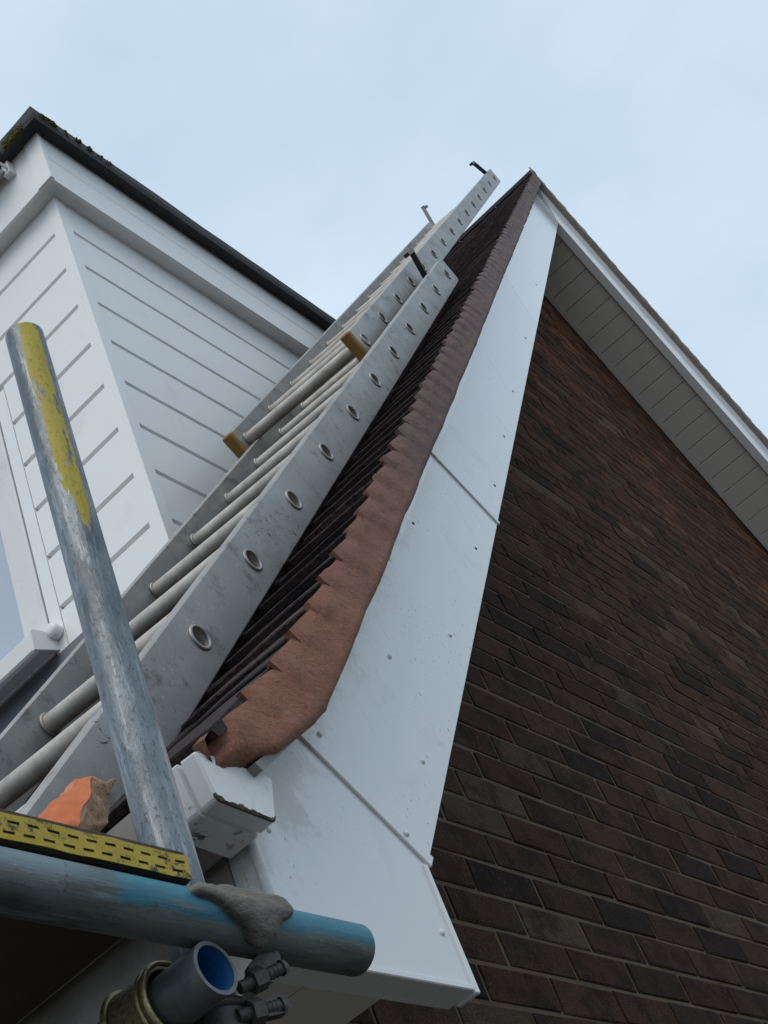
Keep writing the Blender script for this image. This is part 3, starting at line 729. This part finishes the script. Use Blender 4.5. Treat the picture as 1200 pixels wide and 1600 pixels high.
m = MB(); m.box((XD + .008, WY0 + .136, WZ0 + .071), (XD + .0095, WY1, WZ1 - .071)); m.build('window_pane', M_glass, dormer)
# sill with end cap
sec = [(2.018, 2.221), (2.013, 2.226), (2.013, 2.276), (2.019, 2.284), (2.10, 2.300), (2.10, 2.262), (2.03, 2.250), (2.03, 2.221)]
m = MB(); m.prism([Vector((x, 1.902, z)) for x, z in sec], (0, 1.8, 0)); m.build('window_sill', M_trim, dormer)
m = MB(); m.prism([Vector((x, 1.894, z)) for x, z in ((2.010, 2.219), (2.010, 2.279), (2.018, 2.288), (2.10, 2.303), (2.10, 2.250))], (0, .0075, 0)); m.build('sill_end', M_trim, dormer)
m = MB(); m.tube((2.094, 1.886, 2.298), (2.070, 1.884, 2.298), .021, 24); m.dome((2.0705, 1.884, 2.298), (-1, -.08, 0), .0205, .007, 24); smooth_angle(m.build('sill_plug', M_trim, dormer), 45)
# lead apron below the window
ap = [(2.098, 2.235), (2.090, 2.19), (2.075, 2.135)]
m = MB(); V = []; F = []
prof = [Vector((2.097, 0, 2.24)), Vector((2.092, 0, 2.16)), Vector((2.06, 0, 2.095)), slp(2.80, NR + .012, 0), slp(2.60, NR + .011, 0)]
n = 14
for k in range(n + 1):
    y = 1.42 + (4.8 - 1.42) * k / n
    for p in prof: V.append(Vector((p.x, y, p.z)) + NL * (noise.noise(Vector((y * 2, p.x * 3, 0))) * .004))
for k in range(n):
    for j in range(4): F.append((k * 5 + j, k * 5 + j + 1, (k + 1) * 5 + j + 1, (k + 1) * 5 + j))
mesh_obj('lead_apron', V, F, M_lead, dormer, True)
# eaves of the dormer
XF, YF, ZS = 2.046, 1.423, 3.792
m = MB(); m.box((XF + .002, YF + .002, ZS), (4.2, 5.02, ZS + .012)); m.build('soffit_panel', M_trim, dormer)
m = MB(); m.box((XF, YF + .001, ZS - .0015), (XF + .012, 5.03, 4.05)); m.build('fascia_board', M_clad, dormer)
m = MB(); m.box((XF + .0125, YF, ZS - .0015), (4.3, YF + .012, 4.05)); m.build('fascia_board', M_clad, dormer)
m = MB(); m.prism([Vector((XF + .0125, YF - y_, z_)) for y_, z_ in ((0, ZS + .128), (.0025, ZS + .136), (.0025, 4.05), (0, 4.05))], (2.2, 0, 0)); m.build('fascia_strip', M_clad, dormer)
m = MB(); m.prism([Vector(p) for p in ((XF - .004, YF - .006, ZS - .002), (XF + .012, YF - .006, ZS - .002), (XF + .012, YF - .0008, ZS - .002), (XF - .0008, YF - .0008, ZS - .002), (XF - .0008, YF + .058, ZS - .002), (XF - .004, YF + .058, ZS - .002))], (0, 0, .255)); m.build('corner_trim', M_clad, dormer)
m = MB(); m.box((XF - .012, YF - .012, 4.047), (4.3, 5.04, 4.07)); m.build('drip_batten', M_gasket, dormer)
# felt roof with an uneven drip edge
V = []; F = []; X0, Y0 = 1.995, 1.374
pts = [(4.4 - (4.4 - X0) * k / 40, Y0) for k in range(41)] + [(X0, Y0 + (5.1 - Y0) * k / 40) for k in range(1, 41)]
for (x, y) in pts:
    w1 = noise.noise(Vector((x * 7, y * 7, 0))) * .006; w2 = noise.noise(Vector((x * 5, y * 5, 4))) * .008
    inx, iny = (.06 if y > Y0 + .001 or x == X0 else 0), (.06 if x > X0 + .001 or x == X0 else 0)
    V += [Vector((x + inx * 1.0, y + iny, 4.055)), Vector((x + .004, y + .004, 4.038 + w2)), Vector((x - w1 * .4, y - w1 * .4, 4.060)), Vector((x + .002, y + .002, 4.104 + w1)), Vector((x + .02, y + .02, 4.112 + w1)), Vector((x + inx * 5, y + iny * 5, 4.108))]
for k in range(len(pts) - 1):
    for j in range(5): F.append((k * 6 + j, k * 6 + j + 1, (k + 1) * 6 + j + 1, (k + 1) * 6 + j))
felt = mesh_obj('felt_roof', V, F, M_felt, dormer)
m = MB(); m.box((2.1, 1.48, 4.085), (4.4, 5.05, 4.095)); m.build('felt_deck', M_felt, dormer)
m = MB(); rr = random.Random(11)
for k in range(900):
    if rr.random() < .6:
        yy = Y0 + .06 + abs(rr.gauss(.12, .13)); c = Vector((X0 + rr.uniform(-.001, .004), yy, 4.050 + rr.uniform(-.014, .020) + .012 * noise.noise(Vector((yy * 18, 0, 0)))))
        if noise.noise(Vector((yy * 14, 5, 0))) < -.12: continue
    else:
        xx = X0 + .02 + abs(rr.gauss(.09, .09)); c = Vector((xx, Y0 + rr.uniform(-.001, .003), 4.073 + rr.uniform(-.010, .014)))
        if noise.noise(Vector((xx * 22, 9, 0))) < 0: continue
    for q in range(3): m.dome(c + Vector((rr.uniform(-.006, .004), rr.uniform(-.008, .008), rr.uniform(-.006, .006))), (rr.uniform(-1, 0), rr.uniform(-1, 0), rr.uniform(-.3, .8)), rr.uniform(.002, .0055), rr.uniform(.0015, .0045), 5)
mo = m.build('moss', M_moss, dormer); mo['kind'] = 'stuff'
# little gutter and bracket on the dormer front
m = MB(); V = []; F = []; n = 8
for y in (1.565, 4.9):
    for r_ in (.052, .048):
        for i in range(n + 1): a = math.pi * (1 + i / n); V.append(Vector((1.985 + r_ * math.cos(a), y, 4.02 + r_ * .9 * math.sin(a))))
q = n + 1
for i in range(n): F += [(i, i + 1, 2 * q + i + 1, 2 * q + i), (q + i, q + i + 1, 3 * q + i + 1, 3 * q + i), (i, i + 1, q + i + 1, q + i)]
m.add(V, F); m.build('dormer_gutter', M_trim, dormer, True)
m = MB(); m.box((1.93, 1.550, 3.985), (2.044, 1.556, 3.995)); m.box((2.020, 1.545, 3.965), (2.0455, 1.575, 4.025)); m.build('gutter_bracket', M_trim, dormer)
# ------------------------------------------------------------------ ladders on the roof
U = Vector((.6415, -.031, .766)).normalized()
Wd = (Vector((0, 1, 0)) + NL * .045); Wd = (Wd - U * Wd.dot(U)).normalized()     # across, away from the gable
N3 = U.cross(Wd); N3 = N3 if N3.dot(NL) > 0 else -N3                               # out of the ladder plane
H = 0.28
def ladder(label, P0, k0, k1, ext0, ext1, width, depth, thick, dn, rung_ks, plugs, hooks, rung_r):
    """P0: centre of rung 0 on the outer face of the near stile"""
    P0 = Vector(P0); root = thing('roof_ladder', label, 'ladder', P0 + U * (H * k0 - ext0) + Wd * width / 2, 'aluminium ladders laid up the roof')
    a0, a1 = H * k0 - ext0, H * k1 + ext1
    for side in (0, 1):
        off = thick / 2 if side == 0 else width - thick / 2
        c = P0 + U * ((a0 + a1) / 2) + Wd * off + N3 * dn
        # box section with rounded end corners at the top
        hz = depth / 2; prof = rounded([Vector((a0, -hz)), Vector((a1, -hz)), Vector((a1, hz)), Vector((a0, hz))], .022 if not plugs else .010, 5)
        inset = .0022
        o0 = P0 + Wd * (off - thick / 2) + N3 * dn; o1 = P0 + Wd * (off + thick / 2) + N3 * dn
        def sec(o, k): 
            cx, cy = (a0 + a1) / 2, 0
            return [o + U * (p.x - math.copysign(k, p.x - cx)) + N3 * (p.y - math.copysign(k, p.y)) for p in prof]
        secs = [sec(o0, inset), sec(o0 + Wd * inset, 0), sec(o1 - Wd * inset, 0), sec(o1, inset)]
        V = [v for q in secs for v in q]; nn_ = len(prof)
        F = [(k * nn_ + i, k * nn_ + (i + 1) % nn_, (k + 1) * nn_ + (i + 1) % nn_, (k + 1) * nn_ + i) for k in range(3) for i in range(nn_)]
        F.append(tuple(range(3 * nn_, 4 * nn_)))
        if side == 1: F.append(tuple(range(nn_)))
        else:
            # pierced outer face: one square of web round each rung end
            hy = depth / 2 - inset; cells = [(H * k, hy) for k in rung_ks if H * k - hy > a0 + .03 and H * k + hy < a1 - .03]
            def P2(x, y): return o0 + U * x + N3 * y
            rh = rung_r * .86; ns = 24
            for (cx, hw) in cells:
                b = len(V)
                for q in range(ns):
                    a = 2 * math.pi * q / ns; ca, sa = math.cos(a), math.sin(a); k_ = hw / max(abs(ca), abs(sa))
                    V.append(P2(cx + rh * ca, -dn + rh * sa)); V.append(P2(cx + k_ * ca, k_ * sa))
                for q in range(ns): F.append((b + 2 * q, b + 2 * q + 1, b + 2 * ((q + 1) % ns) + 1, b + 2 * ((q + 1) % ns)))
                for q, (sx, sy) in enumerate(((1, 1), (-1, 1), (-1, -1), (1, -1))): pass
            ed = sorted(cells)
            x_l = ed[0][0] - hy; x_r = ed[-1][0] + hy
            for (c0, c1) in zip(ed[:-1], ed[1:]):
                b = len(V); V += [P2(c0[0] + hy, -hy), P2(c1[0] - hy, -hy), P2(c1[0] - hy, hy), P2(c0[0] + hy, hy)]; F.append((b, b + 1, b + 2, b + 3))
            lowp = [p for p in secs[0] if (p - o0).dot(U) < (a0 + a1) / 2]; hip = [p for p in secs[0] if (p - o0).dot(U) >= (a0 + a1) / 2]
            # secs[0] runs: corner a0,-hz ; a1,-hz ; a1,+hz ; a0,+hz
            q4 = nn_ // 4; A_ = secs[0][:q4]; B_ = secs[0][q4:2 * q4]; C_ = secs[0][2 * q4:3 * q4]; D_ = secs[0][3 * q4:]
            b = len(V); lp = D_ + A_ + [P2(x_l, -hy), P2(x_l, hy)]; V += lp; F.append(tuple(range(b, b + len(lp))))
            b = len(V); lp = B_ + C_ + [P2(x_r, hy), P2(x_r, -hy)]; V += lp; F.append(tuple(range(b, b + len(lp))))
        smooth_angle(mesh_obj('stile', V, F, M_alu, root), 25)
        # flared rung ends / weld collars
        for k in rung_ks:
            p = P0 + U * (H * k)
            m = MB()
            if side == 0: m.ring(p - Wd * .0005, Wd, rung_r * 1.02, .0032, n=22, m=6)
            m.ring(p + Wd * (thick + .002 if side == 0 else width - thick - .002), Wd, rung_r * 1.08, .0035, n=18, m=6)
            m.build('rung_collar', M_alu, root, True)
        if plugs:
            m = MB(); m.bbox(P0 + U * (a0 - .012) + Wd * off + N3 * dn, U, Wd, N3, .014, thick / 2 + .0025, depth / 2 + .002, .004); smooth_angle(m.build('end_plug', M_plug, root), 20)
    for k in rung_ks:
        p = P0 + U * (H * k); m = MB(); m.tube(p + Wd * .0012, p + Wd * (width - thick * .3), rung_r, 22, inner=rung_r * .84)
        smooth_angle(m.build('rung', M_rung, root), 40)
        m = MB(); m.tube(p + Wd * .022, p + Wd * .026, rung_r * .84, 18); m.build('rung_stop', M_steel, root)
    for (pt, bend, tip) in hooks:
        m = MB(); pt, bend, tip = Vector(pt), Vector(bend), Vector(tip)
        for a, b in ((pt, bend), (bend, tip)):
            d = (b - a).normalized(); e1 = d.cross(Wd).normalized(); m.obox((a + b) / 2, d, Wd, e1, (b - a).length / 2 + .006, .009, .006)
        m.build('ridge_hook', M_steel, root)
    return root
ladder('lower aluminium ladder with wide dull near stile, foot hidden behind the scaffold board', (1.198, .843, 1.118), -2, 10, .22, .10, .490, .094, .026, 0.0, list(range(-2, 11)), False,
       [((2.92, .80, 3.235), (2.84, .775, 3.283), (2.775, .775, 3.21))], .0175)
PB = Vector((2.678, .840, 2.986))
ladder('upper aluminium ladder with ochre end plugs, reaching up towards the ridge', PB - U * H, -1, 13, .055, .11, .445, .088, .024, .002, list(range(-1, 14)), True,
       [((4.759, .745, 5.535), (4.622, .745, 5.504), (4.545, .745, 5.42)), ((4.93, 1.165, 5.72), (4.95, 1.165, 5.92), (5.03, 1.165, 6.00))], .0170)
# ------------------------------------------------------------------ scaffold
PX, PY, PR_ = .817, .675, .0222
def cyl_obj(name, a, b, r, mat, label, cat, group, inner=None, origin=None, n=40):
    a = Vector(a); b = Vector(b); o0 = Vector(origin) if origin else a
    m = MB(); m.tube(a - o0, b - o0, r, n, inner=inner)
    o = m.build(name, mat); o.location = o0; smooth_angle(o, 40); return tag(o, label, cat, group)
cyl_obj('scaffold_pole', (PX, PY, GROUND), (PX, PY, 1.308), PR_, M_pole, 'upright galvanised scaffold pole with yellow paint at its top', 'scaffold pole', 'scaffold tubes', .0185, (PX, PY, 0))
TY, TZ = .630, .503
tube = cyl_obj('scaffold_tube', (.05, TY, TZ), (.967, TY, TZ), PR_, M_tube, 'horizontal scaffold tube with worn blue paint on its right end', 'scaffold tube', 'scaffold tubes', .0185, (0, TY, TZ))
LX, LZ = .772, TZ - .0446
led = thing('scaffold_ledger', 'short open end of grey scaffold tube with blue inside', 'scaffold tube', (LX, .624, LZ), 'scaffold tubes')
m = MB(); m.tube((LX, .624, LZ), (LX, 3.6, LZ), PR_, 36, inner=.0186); smooth_angle(m.build('tube_wall', M_ledger, led), 40)
m = MB(); V = []; n = 32
for y in (.6255, 1.2): V += [Vector((LX + .0183 * math.cos(2 * math.pi * i / n), y, LZ + .0183 * math.sin(2 * math.pi * i / n))) for i in range(n)]
mesh_obj('painted_lining', V, [(i, (i + 1) % n, n + (i + 1) % n, n + i) for i in range(n)], M_bluein, led, True)
# mortar splat on the blue tube
SPL = [(.756, 22, .009, 14, .75), (.772, 22, .014, 16, .8), (.792, 8, .016, 22, 1.0), (.808, -6, .017, 30, 1.15), (.822, -30, .013, 22, 1.0), (.818, -52, .0095, 16, .85), (.838, 8, .014, 24, 1.1), (.852, 26, .010, 18, 1.2), (.800, 40, .02, 30, .9), (.835, 45, .02, 30, .9)]
def splat_h(x, a):
    v = 0
    for (cx, ca, rx, ra, h) in SPL: v += h * math.exp(-((x - cx) / rx) ** 2 - ((a - ca) / ra) ** 2)
    v += .09 * noise.noise(Vector((x * 90, a * .05, 0))); return v
nx, na = 64, 64; V = []; F = []; keep = {}
for i in range(nx):
    x = .728 + (.885 - .728) * i / (nx - 1)
    for j in range(na):
        a = -80 + 190 * j / (na - 1); h = splat_h(x, a); hh = max(0, h - .42); t = .0105 * (hh / (hh + .5)) ** .5 if hh > 0 else -.0015
        if hh > 0: t += .0010 * noise.noise(Vector((x * 75, a * .055, 2))) + .0005 * noise.noise(Vector((x * 300, a * .3, 2)))
        r_ = PR_ + t; V.append(Vector((x, TY - r_ * math.cos(R(a)), TZ + r_ * math.sin(R(a)) - (t * .35 if a < 30 else 0)))); keep[(i, j)] = h > .38
for i in range(nx - 1):
    for j in range(na - 1):
        if any(keep[(i + p, j + q)] for p in (0, 1) for q in (0, 1)): F.append((i * na + j, (i + 1) * na + j, (i + 1) * na + j + 1, i * na + j + 1))
V = [v - Vector((0, TY, TZ)) for v in V]
sp = mesh_obj('mortar_splat', V, F, M_splat, None, True); sp.parent = tube
# coupler joining the ledger to the pole
cp = thing('scaffold_coupler', 'weathered brassy scaffold coupler with bolts round the grey tube', 'coupler', (LX, .715, LZ))
m = MB()
for y, r_ in ((.671, .0024), (.679, .0018), (.716, .0030)): m.ring((LX, y, LZ), (0, 1, 0), PR_ + .0085, r_, n=36, m=8)
m.build('clamp_rim', M_rim, cp, True)
m = MB()
V = []; F = []; n = 32
for y, rr_ in ((.672, .0245), (.676, .0285), (.694, .0272), (.712, .0285), (.716, .0245)): V += [Vector((LX + rr_ * 1.06 * math.cos(2 * math.pi * i / n), y, LZ + rr_ * 1.06 * math.sin(2 * math.pi * i / n))) for i in range(n)]
for k in range(4): F += [(k * n + i, k * n + (i + 1) % n, (k + 1) * n + (i + 1) % n, (k + 1) * n + i) for i in range(n)]
m.add(V, F); m.build('clamp_band', M_brass, cp, True)
V = []
m = MB()
for q, r_ in ((0.462, .0285), (.428, .0285)): m.ring((PX, PY, q - .012), (0, 0, 1), PR_ + .004, .004, n=28, m=8)
m.tube((PX, PY, .416), (PX, PY, .450), PR_ + .0045, 28, caps=False); m.build('pole_band', M_bolt, cp, True)
def bolt(base, d, L, r, flap):
    base = Vector(base); d = Vector(d).normalized(); m = MB(); m.tube(base, base + d * L, r, 12); e = d.orthogonal().normalized()
    for q in range(5): m.ring(base + d * (L * (.45 + q * .1)), d, r, .0006, n=12, m=4)
    smooth_angle(m.build('bolt', M_bolt, cp), 40)
    m = MB(); m.tube(base + d * L * .28, base + d * L * .55, r * 1.9, 6); smooth_angle(m.build('nut', M_bolt, cp), 25)
    m = MB(); m.dome(base + d * L * .98, d, r * 1.3, r * 1.2, 12); m.build('bolt_end', M_bolt, cp, True)
bolt((.812, .640, .455), (.75, -.35, .25), .042, .0052, 1)
bolt((.812, .650, .437), (.8, -.30, .10), .040, .0058, 1)
for (c, ax) in (((.838, .632, .474), (.75, -.3, .45)), ((.842, .640, .441), (.85, -.25, .2))):
    m = MB(); a = Vector(ax).normalized(); b = a.cross(Vector((0, 0, 1))).normalized(); c_ = a.cross(b)
    prof = rounded([Vector((-.016, -.006)), Vector((.012, -.0085)), Vector((.018, 0)), Vector((.012, .0085)), Vector((-.016, .006))], .006, 4)
    m.prism([Vector(c) + a * p.x + c_ * p.y - b * .0045 for p in prof], b * .009); smooth_angle(m.build('clamp_flap', M_bolt, cp), 30)
# scaffold boards running away along the eaves, ends on the blue tube
BT0, BT1, BEND = TZ + PR_ + .001, TZ + PR_ + .0275, .6165
for k, (x1, lab) in enumerate(((.765, 'scaffold board with yellow slotted end band beside the pole'), (.537, 'extra scaffold board added mostly out of view to shade the gutter'), (.309, 'outermost dark scaffold board left of the yellow-banded one'))):
    if k > 1: continue  # second board is added beside the first to shade the gutter underside
    bd = thing('scaffold_board', lab, 'board', (x1 - .1125, BEND, BT0), 'scaffold boards')
    m = MB(); x0 = x1 - .223; m.bbox(((x0 + x1) / 2, (BEND + 3.4) / 2, (BT0 + BT1) / 2 + .001), (1, 0, 0), (0, 1, 0), (0, 0, 1), (x1 - x0) / 2, (3.4 - BEND) / 2, (BT1 - BT0) / 2 + .001, .0025); m.build('plank', M_wood, bd)
    # slotted band across the end
    yb = BEND - .0012; z0, z1 = BT0 + .0005, BT1 - .0045
    xs = [x0 + .002, x1 - .002]; zrow = [(z0 + .0045, z0 + .0070), (z0 + .0135, z0 + .0160)]
    slots = []
    for r_, (za, zb) in enumerate(zrow):
        for q in range(12):
            xa = x1 - .0215 - q * .0178 + (.0055 if r_ == 1 else 0); 
            if xa > x0 + .004: slots.append((xa, xa + .0105, za, zb))
    gx = sorted(set([xs[0], xs[1]] + [v for s_ in slots for v in s_[:2]])); gz = sorted(set([z0, z1] + [v for s_ in slots for v in s_[2:]]))
    V = []; F = []; ids = {}
    def vid(i, j, y, key):
        if (i, j, key) not in ids:
            ids[(i, j, key)] = len(V); V.append(Vector((gx[i], y + .0008 * noise.noise(Vector((gx[i] * 40, gz[j] * 40, 0))), gz[j] + .0010 * noise.noise(Vector((gx[i] * 30, 1, 0))))))
        return ids[(i, j, key)]
    for i in range(len(gx) - 1):
        for j in range(len(gz) - 1):
            cx, cz = (gx[i] + gx[i + 1]) / 2, (gz[j] + gz[j + 1]) / 2
            if any(a < cx < b and c < cz < d for a, b, c, d in slots): continue
            F.append((vid(i, j, yb, 0), vid(i + 1, j, yb, 0), vid(i + 1, j + 1, yb, 0), vid(i, j + 1, yb, 0)))
    bo = mesh_obj('end_band', V, F, M_band, bd)
    sm = bo.modifiers.new('thick', 'SOLIDIFY'); sm.thickness = .0009; sm.offset = 0
    m = MB(); m.box((x0 + .003, BEND - .0004, z0), (x1 - .003, BEND + .0002, z1)); m.build('band_backing', M_gasket, bd)
# torn orange sack on the board
sack = thing('torn_sack', 'crumpled torn orange plastic sack lying on the scaffold board end', 'sack', (.67, .64, BT1))
def bary(grid, n, amp, fr, seed):
    """bilinear subdivision of a control net, crumpled"""
    r_, c_ = len(grid), len(grid[0]); rows = []
    for i in range((r_ - 1) * n + 1):
        a = min(i // n, r_ - 2); t = i / n - a; row = []
        for j in range((c_ - 1) * n + 1):
            b = min(j // n, c_ - 2); u_ = j / n - b
            g = lambda p, q: Vector(grid[p][q])
            p = g(a, b) * (1 - t) * (1 - u_) + g(a + 1, b) * t * (1 - u_) + g(a, b + 1) * (1 - t) * u_ + g(a + 1, b + 1) * t * u_
            d = Vector((noise.noise(p * fr + Vector((seed, 0, 0))), noise.noise(p * fr + Vector((0, seed, 9))), noise.noise(p * fr + Vector((3, 0, seed))))) * amp
            d += Vector((0, noise.noise(p * fr * 2.7 + Vector((seed, 2, 0))), noise.noise(p * fr * 2.7))) * amp * .5
            p = p + d; p.z = max(p.z, BT1 + .0028); row.append(p)
        rows.append(row)
    return rows
def sheet(name, net, n, amp, fr, seed, mat):
    rows = bary(net, n, amp, fr, seed); c = len(rows[0]); V = [p for r_ in rows for p in r_]
    F = [(i * c + j, i * c + j + 1, (i + 1) * c + j + 1, (i + 1) * c + j) for i in range(len(rows) - 1) for j in range(c - 1)]
    o = mesh_obj(name, V, F, mat, sack, True); md = o.modifiers.new('thick', 'SOLIDIFY'); md.thickness = .0009; md.offset = 1
    return o
SACK = [[[(0.6277, 0.64, 0.5609), (0.6321, 0.63, 0.5536), (0.6415, 0.624, 0.5495), (0.6541, 0.622, 0.5492)], [(0.6426, 0.64, 0.5753), (0.6493, 0.632, 0.5698), (0.6567, 0.624, 0.5628), (0.6651, 0.622, 0.5639)], [(0.6661, 0.642, 0.596), (0.6711, 0.636, 0.5908), (0.6733, 0.628, 0.5812), (0.6787, 0.625, 0.5828)], [(0.6761, 0.644, 0.6051), (0.6874, 0.64, 0.6124), (0.6873, 0.634, 0.604), (0.6909, 0.63, 0.6009)], [(0.6887, 0.65, 0.6153), (0.6994, 0.648, 0.6258), (0.7017, 0.644, 0.6249), (0.7071, 0.64, 0.6253)], [(0.7345, 0.69, 0.645), (0.7442, 0.69, 0.6506), (0.757, 0.69, 0.657), (0.7543, 0.68, 0.6521)]], [[(0.6541, 0.622, 0.5492), (0.6686, 0.628, 0.5535), (0.6894, 0.64, 0.5635), (0.7208, 0.66, 0.5909)], [(0.6651, 0.622, 0.5639), (0.6868, 0.63, 0.5689), (0.7126, 0.64, 0.5848), (0.7381, 0.66, 0.61)], [(0.6787, 0.625, 0.5828), (0.6993, 0.634, 0.5908), (0.7168, 0.642, 0.6009), (0.7404, 0.66, 0.6229)], [(0.6909, 0.63, 0.6009), (0.709, 0.638, 0.609), (0.7259, 0.644, 0.6179), (0.745, 0.66, 0.6348)], [(0.7071, 0.64, 0.6253), (0.7184, 0.64, 0.6251), (0.7385, 0.642, 0.6348), (0.7485, 0.66, 0.6421)]]]
sheet('sack_skin', [[Vector(p) for p in r_] for r_ in SACK[0]], 9, .0034, 38, 3, M_orange)
sheet('sack_mouth', [[Vector(p) for p in r_] for r_ in SACK[1]], 9, .0030, 55, 8, M_tan)
